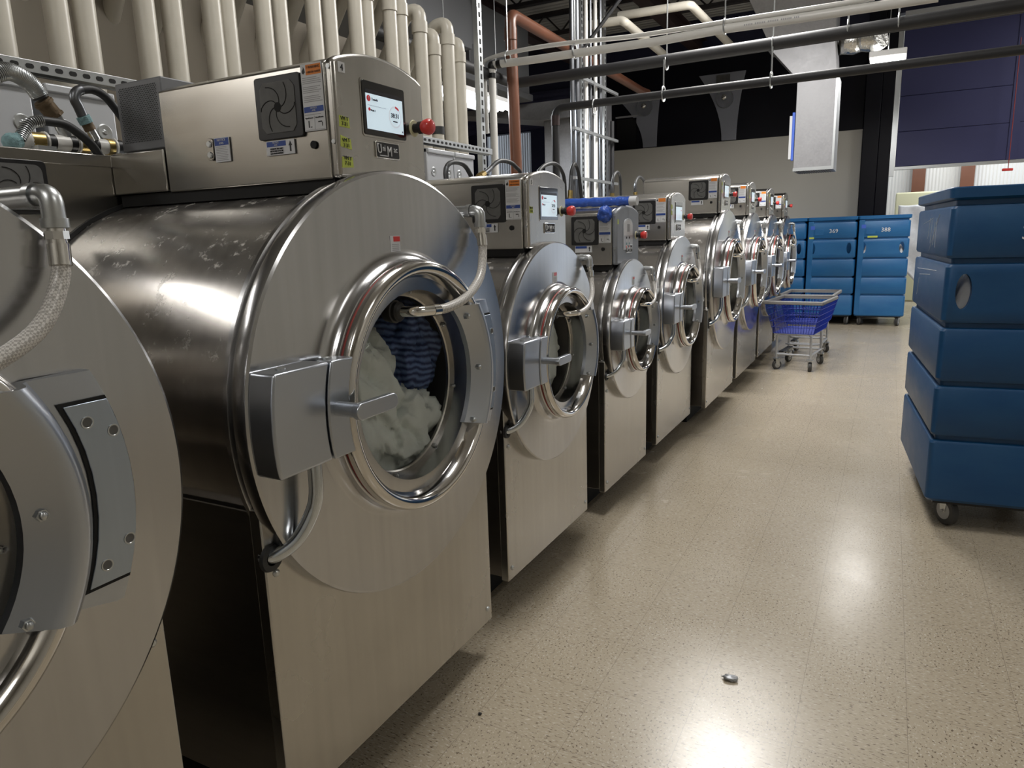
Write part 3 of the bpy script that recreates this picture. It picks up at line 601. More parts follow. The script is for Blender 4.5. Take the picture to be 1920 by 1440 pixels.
# ================================================================ blue bins
def caster(parent, x, y, z1, r=.062, ang=0, dark=True):
    c = MB().box(x-.03,x+.03,y-.03,y+.03,z1-.008,z1)
    for sgn in (-1,1):
        a = Matrix.Rotation(ang,3,'Z'); pts = []
        for (dx,dz) in ((-.028,z1-.008),(.028,z1-.008),(.016,r-.006),(-.016,r-.006)):
            for t in (.019*sgn,.022*sgn):
                v = a @ Vector((t,dx+.01,0)); pts.append((x+v.x,y+v.y,dz))
        c.add(pts, [(0,2,4,6),(1,7,5,3),(0,1,3,2),(2,3,5,4),(4,5,7,6),(6,7,1,0)])
    o = c.build('caster', 'zinc', parent)
    d = Matrix.Rotation(ang,3,'Z') @ Vector((1,0,0)); q = Matrix.Rotation(ang,3,'Z') @ Vector((0,.01,0)); cx, cy = x+q.x, y+q.y
    P = lambda t: (cx+d.x*t, cy+d.y*t, r)
    MB().tube([P(-.017),P(-.012),P(.012),P(.017)], r, 24, True, [r*.93,r,r,r*.93]).build('tyre', 'tyre' if dark else 'wheel', o)
    MB().cyl(P(-.0182),P(.0182),r*.62,seg=24).cyl(P(-.028),P(.028),.007,seg=8).build('hub', 'wheel', o)
    return o
def bin_(loc, rz, number, mat, holes=(.12,.86), margin=True, cas=0.0, w=.70, l=1.12, tape=True):
    root = empty('laundry_bin', loc, rz); n = 6
    gro = [(.46,.49),(.73,.76),(1.01,1.04),(1.31,1.34),(1.575,1.605)]
    prof = [(.15,.012),(.165,0)]
    for a, b in gro: prof += [(a-.012,0),(a,.006),(a+.004,.024),(b-.004,.024),(b,.006),(b+.012,0)]
    prof = prof[:-1]+[(1.612,-.008),(1.655,-.010),(1.66,-.004)]
    inner = [(1.66,.030),(1.62,.034),(.22,.050)]
    def loop(i, z):
        return [(x,y,z) for x,y in rrect(-w/2+i,w/2-i,-l/2+i,l/2-i,max(.006,.030-i*.3),n)]
    L_ = [loop(i,z) for z,i in prof]+[loop(i,z) for z,i in inner]; k = len(L_[0]); vs = [v for q in L_ for v in q]
    fs = [(i*k+j, i*k+(j+1)%k, (i+1)*k+(j+1)%k, (i+1)*k+j) for i in range(len(L_)-1) for j in range(k)]
    fs += [tuple(range(k))[::-1], tuple(range((len(L_)-1)*k, len(L_)*k))]
    body = MB().add(vs, fs).build('bin_body', mat, root, smooth=30)
    cut = MB()
    for h in holes:
        hx = -w/2+h*w; cut.prism([(hx+.033*math.cos(t)*1.0, 1.185+.083*math.sin(t)*(1 if 1 else 0)) for t in [2*PI*q/24 for q in range(24)]], 1, -l/2-.1, -l/2+.12)
    co = cut.build('cut', mat, root)
    bm_ = body.modifiers.new('holes','BOOLEAN'); bm_.object = co; bm_.operation = 'DIFFERENCE'; bm_.solver = 'EXACT'
    bpy.context.view_layer.update()
    me = bpy.data.meshes.new_from_object(body.evaluated_get(bpy.context.evaluated_depsgraph_get())); body.modifiers.clear(); body.data = me
    me.set_sharp_from_angle(angle=R_(30)); bpy.data.objects.remove(co)
    if margin: MB().box(-w/2+.0,-w/2+.083,-l/2-.001,-l/2+.04,.17,1.60).build('corner_post', mat, root, bevel=.01)
    yf = -l/2-.002
    if number: text(number, .085, 'white_paint', root, (-w/2+.53*w if len(number) > 1 else -w/2+.30,yf-.001,1.445), 'y', depth=.001, name='painted_number')
    if tape:
        MB().box(-w/2+.035,-w/2+.095,yf-.002,yf+.002,1.475,1.53).build('blue_tag', 'bluetape', root)
        MB().box(-w/2+.10,-w/2+.225,yf-.004,yf+.002,1.385,1.478).build('raised_square', mat, root, bevel=.004)
        MB().box(-w/2+(.02 if number == '369' else .125),-w/2+(.09 if number == '369' else .26),yf-.002,yf+.002,1.335,1.362).build('yellow_tag', 'tape', root)
    MB().box(-w/2+.04,w/2-.04,-l/2+.04,l/2-.04,.13,.152).build('base_plate', 'black', root)
    for sx in (-1,1):
        for sy in (-1,1): caster(root, sx*(w/2-(.08 if margin else .12)), sy*(l/2-.10), .15, r=.074, ang=cas+.25*sx*sy)
    return root
LX = [(.985,'388'),(.272,'369'),(-.443,None)]
bins = []
for x, nmb in LX:
    b = bin_((x,10.46,0), 0, nmb, 'blue_lit', tape=nmb is not None, w=.688); bins.append(b)
GB = 'blue bins parked along the far wall'
tag(bins[0], 'far blue wheeled bin painted 388, white cloth showing in its hand holes', 'laundry bin', GB)
tag(bins[1], 'far blue wheeled bin painted 369 with dark hand holes', 'laundry bin', GB)
tag(bins[2], 'far blue bin half hidden behind the last washer, left of bin 369', 'laundry bin', GB)
a5 = R_(5); cx_, cy_ = 1.312, 1.604; w_, l_ = .70, 1.12
bc = (cx_+math.cos(a5)*w_/2-math.sin(a5)*l_/2, cy_+math.sin(a5)*w_/2+math.cos(a5)*l_/2, 0)
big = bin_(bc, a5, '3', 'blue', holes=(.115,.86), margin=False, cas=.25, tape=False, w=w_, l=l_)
tag(big, 'big blue wheeled bin coloured as in shade at the right edge, nearest the camera', 'laundry bin')
sc = MB()
for (y0_,z0_,y1_,z1_) in ((-.30,1.50,.05,1.53),(-.1,1.42,-.05,1.53),(0,1.40,.02,1.52),(.1,1.39,.12,1.51),(.17,1.38,.17,1.53),(-.02,1.36,.25,1.545),(-.4,1.25,.3,1.27),(-.35,1.10,-.30,1.2),(-.3,1.22,.1,1.24)):
    sc.tube([(-.3505,-y0_,z0_),(-.3508,-y1_,z1_)], .0009, 4)
sc.build('scratches', 'white_paint', big)
# linen inside
def linen(loc, rz, s, top, lab):
    mb = MB(); nx, ny = 22, 30; sx, sy = .295*s, .500*s; vs = []
    for j in range(ny+1):
        for i in range(nx+1):
            u, v = i/nx*2-1, j/ny*2-1
            e = min(1, (1-abs(u))*6, (1-abs(v))*30)
            z = top-.10*(1-e)+.05*noise.noise(Vector((u*3,v*4,top*9)))+.03*(1-abs(noise.noise(Vector((u*7,v*9,top*5))))*2)
            vs.append((u*sx, v*sy, z))
    k = nx+1; fs = [(j*k+i,j*k+i+1,(j+1)*k+i+1,(j+1)*k+i) for j in range(ny) for i in range(nx)]
    edge = [i for i in range(k)]+[j*k+nx for j in range(1,ny+1)]+[ny*k+i for i in range(nx-1,-1,-1)]+[j*k for j in range(ny-1,0,-1)]
    b0 = len(vs); vs += [(vs[e][0]*.99, vs[e][1]*.99, .24) for e in edge]; ne = len(edge)
    fs += [(edge[i], b0+i, b0+(i+1)%ne, edge[(i+1)%ne]) for i in range(ne)]+[tuple(b0+i for i in range(ne))]
    o = mb.add(vs, fs).build('linen_pile', 'fabric', smooth=180); o.location = loc; o.rotation_euler = (0,0,rz); tag(o, lab, 'linen'); return o
linen(bc, a5, 1, 1.215, 'white linen seen through the hand hole of the big near bin')
linen((.985,10.46,0), 0, 1, 1.17, 'white linen seen through the hand holes of bin 388')

# ================================================================ wire carts
def wire_cart(loc, rz):
    root = empty('wire_cart', loc, rz)
    W0, L0, W1, L1 = .205, .31, .285, .385; zb_, zr = .405, .735
    # wheels and frame
    fr = MB(); r = .0125
    for sx in (-1,1):
        for sy in (-1,1): fr.tube([(sx*.175,sy*.26,.115),(sx*.175,sy*.26,zb_-.035),(sx*.155,sy*.26,zb_-.012)], r, 10)
        fr.cyl((sx*.175,-.26,.17),(sx*.175,.26,.17), r*.9, seg=10).cyl((sx*.155,-.27,zb_-.012),(sx*.155,.27,zb_-.012), r, seg=10)
    for sy in (-1,1): fr.cyl((-.175,sy*.26,.17),(.175,sy*.26,.17), r*.9, seg=10).cyl((-.155,sy*.26,zb_-.012),(.155,sy*.26,zb_-.012), r, seg=10)
    fr.cyl((-.175,.26,.29),(.175,.26,.29), r*.8, seg=10).cyl((-.175,.12,.23),(.175,.12,.23), r*.7, seg=10)
    fr.build('frame', 'greytube', root)
    MB().box(-.165,-.115,-.20,.20,.182,.195).build('shelf_strip', 'rubber', root)
    for sx in (-1,1):
        for sy in (-1,1): caster(root, sx*.175, sy*.26, .125, r=.05, ang=.5*sx+.2*sy, dark=True)
    # wire basket
    g = MB(); wr = .0022
    def rect(t): return (W0+(W1-W0)*t, L0+(L1-L0)*t, zb_+(zr-zb_)*t)
    for t in (0,.2,.4,.6,.8,1):
        a, b, z = rect(t); q = wr*1.7
        g.tube([(-a,-b,z),(a,-b,z)],q,5).tube([(-a,b,z),(a,b,z)],q,5).tube([(-a,-b,z),(-a,b,z)],q,5).tube([(a,-b,z),(a,b,z)],q,5)
    a0, b0, z0 = rect(0); a1, b1, z1 = rect(1)
    for i in range(17):
        u = -1+2*i/16
        for s in (-1,1): g.tube([(u*a0,s*b0,z0),(u*a1,s*b1,z1)], wr, 4)
        g.tube([(u*a0,-b0,z0),(u*a0,b0,z0)], wr, 4)
    for i in range(25):
        u = -1+2*i/24
        for s in (-1,1): g.tube([(s*a0,u*b0,z0),(s*a1,u*b1,z1)], wr, 4)
        g.tube([(-a0,u*b0,z0+.002),(a0,u*b0,z0+.002)], wr, 4)
    g.build('wire_basket', 'wire', root)
    rim = MB(); o, i = 0.014, -.012
    for (x0,x1,y0,y1) in ((-a1-o,a1+o,-b1-o,-b1-i),(-a1-o,a1+o,b1+i,b1+o),(-a1-o,-a1-i,-b1-i,b1+i),(a1+i,a1+o,-b1-i,b1+i)): rim.box(x0,x1,y0,y1,z1-.016,z1+.022)
    rim.build('bumper_rim', 'greyp', root, bevel=.008)
    return root
c1 = wire_cart((.262,6.03,0), R_(-7)); tag(c1, 'front blue wire basket cart on a grey tube frame, near the far washers', 'cart', 'blue wire carts')
c2 = copy_tree(c1); c2.location = (.275,6.88,0); c2.rotation_euler = (0,0,R_(-3)); tag(c2, 'second blue wire cart parked right behind the front one', 'cart', 'blue wire carts')

# ================================================================ roll-up door and what lies beyond
dx0, dx1 = 1.0, 5.35
dr = empty('door_1', (dx0, YW, 2.38)); dr['kind'] = 'structure'
H = 2.15
for k in range(4): MB().box(.06,dx1-dx0,-.03,.02,.05+k*H/4,.05+(k+1)*H/4-.003).build('door_panel', 'navydoor', dr, bevel=.006)
MB().box(.04,dx1-dx0,-.035,.03,0,.05).build('door_bottom_rail', 'strut', dr, bevel=.004)
for x in (1.55,3.1): MB().box(x,x+.13,-.045,-.03,.05,H).build('door_stile', 'navydoor', dr)
MB().box(-.02,.05,-.10,-.03,-.1,2.15).build('door_track', 'strut', dr)
MB().box(.05,dx1-dx0,-.18,-.10,2.22,2.34).box(.05,dx1-dx0,-.18,-.10,2.48,2.54).build('door_header_bar', 'silver', dr)
MB().box(dx0-.09,dx0-.03,YW-.05,YW+.02,0,2.4).build('trim_1', 'pvcw', kind='structure')
MB().box(.60,.80,YW-.12,YW+.02,0,4.9).box(.56,.60,YW-.12,YW-.06,0,4.9).box(.80,.98,YW-.10,YW+.02,0,4.9).build('pillar', 'blackw', bevel=.01)
tag(bpy.data.objects['pillar'], 'black steel column between the cream wall panel and the blue roller door', 'column')
rp = MB().cyl(tuple(at(1,YW-.3,1915,70)), tuple(at(1,YW-.3,1890,318)), .006, seg=6).build('pull_cord', 'redline'); tag(rp, 'red pull cord hanging in front of the blue roller door', 'cord')
p_ = at(1,YW-.3,1889,318); MB().box(p_.x-.07,p_.x+.07,p_.y-.01,p_.y+.01,p_.z-.02,p_.z+.02).build('handle', 'red', rp, bevel=.01)
for i, (u, l) in enumerate(((1722,'left brown post beyond the open roller door'),(1813,'right brown post beyond the open roller door'))):
    q = at(1,15.4,u,340); o = MB().box(q.x-.12,q.x+.12,15.35,15.5,0,5).build('post', 'brown'); tag(o, l, 'post', 'brown posts beyond the door')
q0, q1 = at(1,14.2,1680,362), at(1,14.2,1735,400)
o = MB().box(q0.x,q0.x+1.6,14.1,14.9,0,q0.z).build('pale_crate', 'tan', bevel=.03); tag(o, 'pale yellow panel box beyond the open door', 'box')
def drape(name, x, y, z, sx, sz, mat, lab):
    vs = []; n = 24
    for j in range(n+1):
        for i in range(n+1):
            u, v = i/n, j/n; vs.append((x+sx*u, y+.05*noise.noise(Vector((u*6,v*3,2)))+.3*v, z*(1-.0)-sz*(1-v)*(.55+.45*math.sin(u*PI*.5))-0*v+.04*noise.noise(Vector((u*4,v*6,0)))))
    k = n+1; o = MB().add(vs, [(j*k+i,j*k+i+1,(j+1)*k+i+1,(j+1)*k+i) for j in range(n) for i in range(n)]).build(name, mat, smooth=180)
    s = o.modifiers.new('solid','SOLIDIFY'); s.thickness = .02; return tag(o, lab, 'cloth')
q = at(1,12.6,1685,385); drape('white_sheet', q.x, 12.6, q.z, 1.3, 1.85, 'fabric', 'white sheet heaped beyond the roller door behind bin 388')
# arch panels on the black wall
bwl = MB().box(-4.6,.55,YW-.03,YW+.03,3.065,4.55).build('wall_upper', 'blackw', kind='structure')
def arch(u_l, u_r, vtop, ub_l, ub_r, vbot, lab, grille):
    y = YW-.05; A, B = at(1,y,u_l,vtop[0]), at(1,y,u_r,vtop[1]); C, D = at(1,y,ub_l,vbot), at(1,y,ub_r,vbot); z0, z1 = 3.07, (A.z+B.z)/2; pts = []
    for k in range(13):
        t = k/12; pts.append((D.x+(B.x-D.x)*(t**1.9), z0+(z1-z0)*t))
    for k in range(13):
        t = 1-k/12; pts.append((C.x+(A.x-C.x)*(t**1.9), z0+(z1-z0)*t))
    o = MB().prism(pts, 1, y-.02, y+.018).build('wall_panel', 'arch', bevel=.004); tag(o, lab, 'panel', 'grey flared panels on the black wall')
    if grille:
        a, b = at(1,y,1344,143), at(1,y,1369,160); g = MB()
        for k in range(8): z = b.z+(a.z-b.z)*k/8; g.box(a.x,b.x,y-.035,y-.02,z,z+.03)
        g.build('wall_grille', 'vent', o)
arch(1160,1238,(186,180),1206,1231,275,'grey flared panel on the black wall, left, with a round glass lamp',False)
arch(1311,1399,(144,131),1353,1380,261,'grey flared panel on the black wall, right, with a grille above its lamp',True)
for (u,v,l) in ((1209,202,'round glass dome lamp on the left grey wall panel'),(1359,186,'round glass dome lamp on the right grey wall panel')):
    q = at(1,YW-.09,u,v); r = .15
    o = MB().lathe([(r,.02),(r,0),(r*.94,-.01)], (0,0,0), 32, 'z').build('dome_lamp', 'zinc', None); o.location = (q.x,q.y-.01,q.z); o.rotation_euler = (PI/2,0,0)
    tag(o, l, 'lamp', 'round lamps on the black wall')
    MB().lathe([(r*.94,0),(r*.85,.06),(r*.6,.11),(r*.3,.135),(0,.14)], (0,0,0), 32, 'z').build('glass_dome', 'glass', o)
    MB().sphere((0,.02,.05),r*.35,16).build('bulb','chrome',o)
q = at(1,YW-.06,1157,225); o = MB().box(q.x,q.x+.38,YW-.07,YW-.03,3.07,q.z).build('glossy_panel', 'bezel'); tag(o, 'small glossy black panel on the wall left of the grey flared panels', 'panel')
o = MB().box(q.x-.02,q.x+.40,YW-.09,YW-.07,q.z+.02,q.z+.05).build('panel_bar','greytube'); tag(o, 'thin grey bar above the small glossy black wall panel', 'bar')

# ================================================================ ducts
y = 7.5
du = MB().box(-.06,.38,y,y+.5,2.20,3.28).build('supply_duct', 'galv', bevel=.004); tag(du, 'galvanised drop duct hanging in front of the cream wall, blue tag on its side', 'duct')
MB().add([(-.06,y,3.28),(.38,y,3.28),(.38,y+.5,3.28),(-.06,y+.5,3.28),(-.42,y,3.70),(.34,y,3.70),(.34,y+.6,3.70),(-.42,y+.6,3.70)],[(0,1,5,4),(1,2,6,5),(2,3,7,6),(3,0,4,7),(4,5,6,7),(3,2,1,0)]).box(-.45,.36,y-.02,y+.62,3.70,3.76).add([(-.42,y,3.76),(.34,y,3.76),(.34,y+.6,3.76),(-.42,y+.6,3.76),(-.75,y-.4,4.5),(.33,y-.4,4.5),(.33,y+.6,4.5),(-.75,y+.6,4.5)],[(0,1,5,4),(1,2,6,5),(2,3,7,6),(3,0,4,7),(4,5,6,7),(3,2,1,0)]).box(-.75,.33,y-.4,y+.6,4.5,ZC).build('duct_transition', 'galv', du, bevel=.004)
MB().box(.375,.40,y-.005,y+.505,2.2,3.28).box(-.065,.385,y-.006,y,2.20,2.24).box(-.065,.385,y-.006,y,3.25,3.28).build('seam', 'strut', du)
g = MB()
for k in range(14): x = -.03+k*.028; g.box(x,x+.010,y+.01,y+.49,2.195,2.215)
g.build('outlet_grille', 'vent', du)
pk = MB().box(-.095,-.063,y-.01,y+.02,2.33,2.90).build('blue_pouch', 'bluetape', bevel=.006); tag(pk, 'narrow blue and white pouch hung on the left side of the drop duct', 'pouch')
MB().box(-.125,-.095,y-.005,y+.015,2.35,2.86).build('white_card', 'white', pk)
fo = MB().tube([(.33+.06*k, y+.45+.02*math.sin(k*2.1), 3.74+.012*math.sin(k*1.7)) for k in range(9)], .16, 20, True, [.16+.012*math.sin(k*3.1) for k in range(9)]).build('foil_duct', 'foil'); tag(fo, 'foil wrapped flexible duct between drop duct and ceiling lamp', 'duct')
# long dark air unit and duct beyond the left wall
o = MB().box(-3.9,-2.9,1.0,4.55,3.42,3.95).add([(-3.7,4.55,3.45),(-2.95,4.55,3.45),(-2.95,4.55,3.9),(-3.7,4.55,3.9),(-3.5,4.85,3.6),(-2.95,4.85,3.6),(-2.95,4.85,3.85),(-3.5,4.85,3.85)],[(0,1,5,4),(1,2,6,5),(2,3,7,6),(3,0,4,7),(4,5,6,7)]).build('air_duct', 'greybox', bevel=.006); tag(o, 'grey duct with a tapered end above the white pipe elbows', 'duct')
o = MB().box(-4.3,-3.2,5.0,6.5,3.3,4.1).box(-4.6,-3.15,4.7,6.5,3.22,3.3).build('air_handler', 'greybox', bevel=.01); tag(o, 'big grey air handling duct behind the brown pipe', 'duct')
o = MB().box(-3.05,-2.40,6.6,7.2,0,2.98).build('riser_duct', 'galv', bevel=.006); tag(o, 'bright galvanised riser duct left of the conduit bundle', 'duct')
MB().add([(-3.1,6.5,2.98),(-2.35,6.5,2.98),(-2.35,7.25,2.98),(-3.1,7.25,2.98),(-4.6,6.55,3.21),(-2.35,6.55,3.21),(-2.35,7.25,3.21),(-4.6,7.25,3.21)],[(0,1,5,4),(1,2,6,5),(2,3,7,6),(3,0,4,7),(4,5,6,7),(3,2,1,0)]).build('duct_collar','galv',o)

# ================================================================ wall pipes, rail, boxes behind the washers
GP = 'white pipes standing behind the washers'
PV = [(8,100,1),(120,125,1),(172,130,1),(285,140,1),(337,150,1),(409,140,1),(435,130,1),(501,110,1),(531,110,1),(594,105,1),(623,105,1),(671,100,1),(692,100,1),(736,120,1),(756,120,1),(797,250,2),(822,260,2),(847,260,2),(868,275,2)]
XP = -1.75
names = ['first','second','third','fourth','fifth','sixth','seventh','eighth','ninth','tenth','eleventh','twelfth','thirteenth','fourteenth','fifteenth']
tops = {15:(790,22),16:(810,62),17:(838,45),18:(858,78)}
for i, (u, v, kd) in enumerate(PV):
    q = at(0, XP, u, v); yy = q.y
    zt = 3.02 if kd == 1 else at(0,XP,*tops[i]).z
    rr = .043 if i < 15 else (.047 if i % 2 else .042)
    zlow = 2.07 if i != 18 else .02
    P = bendpath([(XP,yy,zlow),(XP,yy,zt),(XP-.10,yy,zt),(XP-.55,yy+.05,zt-.55)], .07, 5)
    o = MB().tube(P, rr, 18).build('drain_pipe', 'pvc')
    MB().lathe([(rr,0),(rr+.006,.0),(rr+.006,.07),(rr,.07)], (XP,yy,zt-.14), 20, 'z').build('socket', 'pvc', o)
    if i in (16, 18): MB().lathe([(rr,0),(rr+.004,0),(rr+.004,.05),(rr,.05)], (XP,yy,zlow+.14), 20, 'z').build('rubber_coupling', 'rubber', o)
    if kd == 1: lab = 'white standpipe against the beige wall, %s from the left' % names[i]
    else: lab = ['tall white standpipe right of the stop button of washer 4','banded white standpipe right next to the tall one','second tall white standpipe above the slotted rail','last banded white standpipe, right end of the slotted rail'][i-15]
    tag(o, lab, 'pipe', GP)
# slotted rail
XR = -1.60
rl = MB().box(XR-.04,XR,-2.2,2.55,2.105,2.147).box(XR-.04,XR-.036,-2.2,2.55,2.10,2.15).build('slotted_rail', 'strut', bevel=.002); tag(rl, 'long slotted steel rail behind the washers at the foot of the white pipes', 'rail')
sl = MB(); k = 0; yy = -2.15
while yy < 2.5: sl.prism([(a,b) for a,b in rrect(yy,yy+.028,2.118,2.134,.0078,4)], 0, XR, XR+.0012); yy += .05
sl.build('slots', 'void', rl, kind='stuff')
def sheet_box(u0, u1, vv, lab, X=-1.52, z1=2.06, z0=1.30):
    y0, y1 = at(0,X,u0,vv).y, at(0,X,u1,vv).y
    o = MB().box(X-.25,X,y0,y1,z0,z1).box(X-.24,X+.012,y0+.0,y1,z1-.03,z1).build('sheet_box', 'silver', bevel=.006)
    for z in (1.92,1.56):
        for f in (.22,.80):
            MB().lathe([(.030,.0),(.026,.003),(.021,-.001+.004),(.010,.001),(.006,.006),(0,.006)], (X+.0005,y0+(y1-y0)*f,z), 20).build('dimple', 'zinc', o)
    return tag(o, lab, 'box', 'silver sheet boxes behind the washers')
sheet_box(-70,62,200,'silver sheet box with dimples at the left edge above the rear pipes')
sheet_box(86,214,200,'silver sheet box with dimples between the left box and the mesh sided box')
sheet_box(801,850,300,'silver sheet box right of washer 4 behind the first arched hose')
sheet_box(852,888,300,'narrow silver sheet box right of its wider neighbour, under the rail end')
# mesh-sided box on washer 4
gb = MB().box(-.955,-.755,-.88,-.50,1.775,1.965).build('vented_box', 'greybox', bevel=.004); tag(gb, 'grey box with a perforated side standing behind the console of washer 4', 'box')
ho = MB(); nrow = 0
for j in range(30):
    for i in range(24):
        x = -.938+i*.0070+(.0035 if j%2 else 0); z = 1.800+j*.0051
        if x < -.775: 
            r=.0021; ho.add([(x+r*math.cos(t),-.8806,z+r*math.sin(t)) for t in [PI*k/3 for k in range(6)]], [(0,1,2,3,4,5)])
ho.build('perforation', 'void', gb, kind='stuff')

def hose(name, X, px, r, mat, lab, extra=(), n=40, grp='hoses behind the washers', cat='hose'):
    P = [at(0,X,u,v) for u,v in px]+[Vector(e) for e in extra]
    o = MB().tube(bez(P, n), r, 16).build(name, mat); tag(o, lab, cat, grp); return o, bez(P, n)
XH = -1.08
o, P = hose('rear_hose', XH, [(-30,150),(0,135),(23,136),(46,148),(64,165),(77,184)], .021, 'rubber', 'ribbed black hose at the left edge ending in a bronze fitting')
g = MB()
for k in range(2, len(P)-2): g.tube([P[k]+ (Matrix.Rotation(a_,3,(P[k+1]-P[k-1]).normalized()) @ ((P[k+1]-P[k-1]).normalized().cross(Vector((1,0,0))).normalized()*.0225)) for a_ in [2*PI*q/14 for q in range(15)]], .0022, 5, False)
g.build('coil', 'zinc', o)
fa, fb, fc = at(0,XH,78,188), at(0,XH,104,219), at(0,XH,124,255)
MB().cyl(fa,fb,.0235,seg=16).cyl(fa+(fb-fa)*.1,fa+(fb-fa)*.25,.027,seg=16).cyl(fa+(fb-fa)*.85,fb,.027,seg=8).build('bronze_fitting', 'rust', o); MB().cyl(fb,fc,.017,seg=16).build('nipple', 'zinc', o)
o, P = hose('rear_hose', XH+.02, [(155,218),(147,200),(140,186),(143,173),(156,168),(176,169),(198,182),(221,210),(240,238),(254,265),(262,292)], .0125, 'rubber', 'black hose arching from a blue corroded fitting down to the mesh sided box')
MB().tube(P[:16], .0145, 14).build('braid', 'emt', o)
fa, fb = P[0], at(0,XH+.02,180,262)
MB().cyl(fa,fa+(fb-fa)*.3,.019,seg=12).build('corroded_nut', 'verd', o); MB().cyl(fa+(fb-fa)*.3,fa+(fb-fa)*.6,.016,seg=12).build('rusty_nut', 'rust', o); MB().cyl(fa+(fb-fa)*.6,fb,.0135,seg=12).lathe([(.0,0),(.001,0)],(0,0,0),4).build('nipple', 'zinc', o)
o, P = hose('rear_hose', XH+.06, [(36,262),(44,247),(56,232),(74,227),(92,228),(122,234),(150,252),(172,272),(189,296)], .0125, 'rubber', 'black hose arching over the white manifold pipe with a spring guard')
g = MB()
for k in range(1, 17): g.tube([P[k]+ (Matrix.Rotation(a_,3,(P[k+1]-P[k-1]).normalized()) @ ((P[k+1]-P[k-1]).normalized().cross(Vector((1,0,0))).normalized()*.0145)) for a_ in [2*PI*q/12 for q in range(13)]], .0016, 5, False)
g.build('coil', 'zinc', o)
fa = at(0,XH+.06,22,266); MB().cyl(P[0],fa,.02,seg=10).sphere(tuple(fa),.024,12).build('corroded_valve', 'verd', o)
# manifold
a_, b_ = at(0,XH,50,263), at(0,XH,240,279)
mf = MB().cyl(a_,b_,.0225,seg=24).sphere(tuple(a_),.026,16).build('manifold_pipe', 'pvcw'); tag(mf, 'white manifold pipe with black bands lying on the rear body of washer 4', 'pipe')
for t0_, t1_, mt in ((0,.14,'brass'),(.17,.24,'black'),(.38,.44,'black'),(.47,.56,'brass'),(.58,.66,'black'),(.76,.82,'brass'),(.85,.92,'black')):
    MB().cyl(a_+(b_-a_)*t0_, a_+(b_-a_)*t1_, .0245 if mt == 'brass' else .0235, seg=24).build('band' if mt == 'black' else 'brass_fitting', mt, mf)
for t0_ in (.15,.45,.57,.83): MB().cyl(a_+(b_-a_)*t0_, a_+(b_-a_)*(t0_+.018), .028, seg=24).build('collar', 'pvcw', mf)
for (u,v) in ((124,258),(176,266)):
    q = at(0,XH,u,v); MB().cyl(q+Vector((0,0,.028)), q-Vector((0,0,.01)), .015, seg=16).build('tee_outlet', 'zinc', mf)
MB().box(a_.x-.05,a_.x+.05,a_.y,a_.y+.05,1.764,1.785).box(b_.x-.05,b_.x+.05,b_.y-.06,b_.y-.01,1.764,1.785).build('saddle', 'strut', mf)
# arched hoses further along
HZ = [(-1.05,[(838,345),(836,322),(840,309),(851,304),(868,308),(879,322),(886,345)],.013,'arched grey hose behind washer 5, in front of the silver boxes',1),
 (-1.05,[(897,334),(915,320),(934,303),(952,303),(966,312),(978,335)],.013,'arched hose with a brass valve, behind the console of washer 5',2),
 (-1.05,[(1003,335),(1012,319),(1024,309),(1040,307),(1052,318),(1059,345)],.013,'arched hose just above the number 5 console',0),
 (-1.15,[(1068,385),(1070,345),(1072,318),(1078,307),(1085,325),(1089,360),(1092,390)],.014,'tall arched hose right of the number 5 console',2),
 (-1.15,[(1148,380),(1148,350),(1151,330),(1158,323),(1163,336),(1164,380)],.013,'arched hose behind the smallest washer',2),
 (-1.15,[(1192,375),(1191,350),(1194,337),(1200,332),(1208,342),(1212,375)],.013,'arched hose behind the medium washer next to the smallest one',2)]
for X, px, r, l, f in HZ:
    e0 = at(0,X,*px[0]); e1 = at(0,X,*px[-1]); ex = [(e1.x,e1.y,1.56)]
    pts = [(px[0][0],px[0][1])]+px[1:]
    o, P = hose('rear_hose', X, pts, r, 'rubber', l, ex, 44)
    MB().cyl((e0.x,e0.y,1.56), e0, .0125, seg=12).build('nipple', 'zinc', o)
    if f:
        k = 2 if f == 1 else 6
        MB().tube(P[:10], r*1.1, 12).build('braid', 'emt', o)
    if f == 2: MB().cyl(P[0],P[4],.021,seg=8).cyl(P[1],P[2],.025,seg=8).build('brass_valve', 'brass', o)

# ================================================================ overhead pipework
def run(name, pts, r, mat, lab, cat='pipe', bend=.0, grp=None, seg=16):
    P = bendpath(pts, bend) if bend else pts
    o = MB().tube(P, r, seg).build(name, mat); tag(o, lab, cat, grp); return o
Y1 = 4.0
bp1 = run('black_pipe', [tuple(at(0,at(1,Y1,962,157).x-.0,962,157)+Vector((0,-2.2,0))), tuple(at(1,Y1,962,157)), tuple(at(1,Y1,1935,6))+()], .046, 'blackpipe', 'upper black insulated pipe crossing under the ceiling, kinked at its left end', bend=.06)
bp1b = run('black_pipe', [tuple(at(1,4.1,1060,148)), tuple(at(1,4.1,1920,18))], .022, 'blackpipe', 'thin black pipe just below and behind the upper insulated pipe')
Y2 = 3.5
q = at(1,Y2,1041,203)
bp2 = run('black_pipe', [(q.x,q.y,1.9), tuple(q), tuple(at(1,Y2,1935,91))], .032, 'blackpipe', 'lower black pipe crossing the hall, dropping at its left end', bend=.08)
MB().cyl((q.x,q.y,q.z-.14),(q.x,q.y,q.z-.06),.036,seg=16).build('elbow_socket','beam',bp2)
wp = run('white_pipe', [(at(1,Y2,922,122).x,Y2,1.85)]+[tuple(at(1,Y2,u,v)) for u,v in ((922,122),(1000,112),(1100,97),(1230,78),(1360,54),(1500,34),(1760,-6))], .032, 'pvcw', 'thick white plastic pipe crossing under the ceiling', bend=.03)
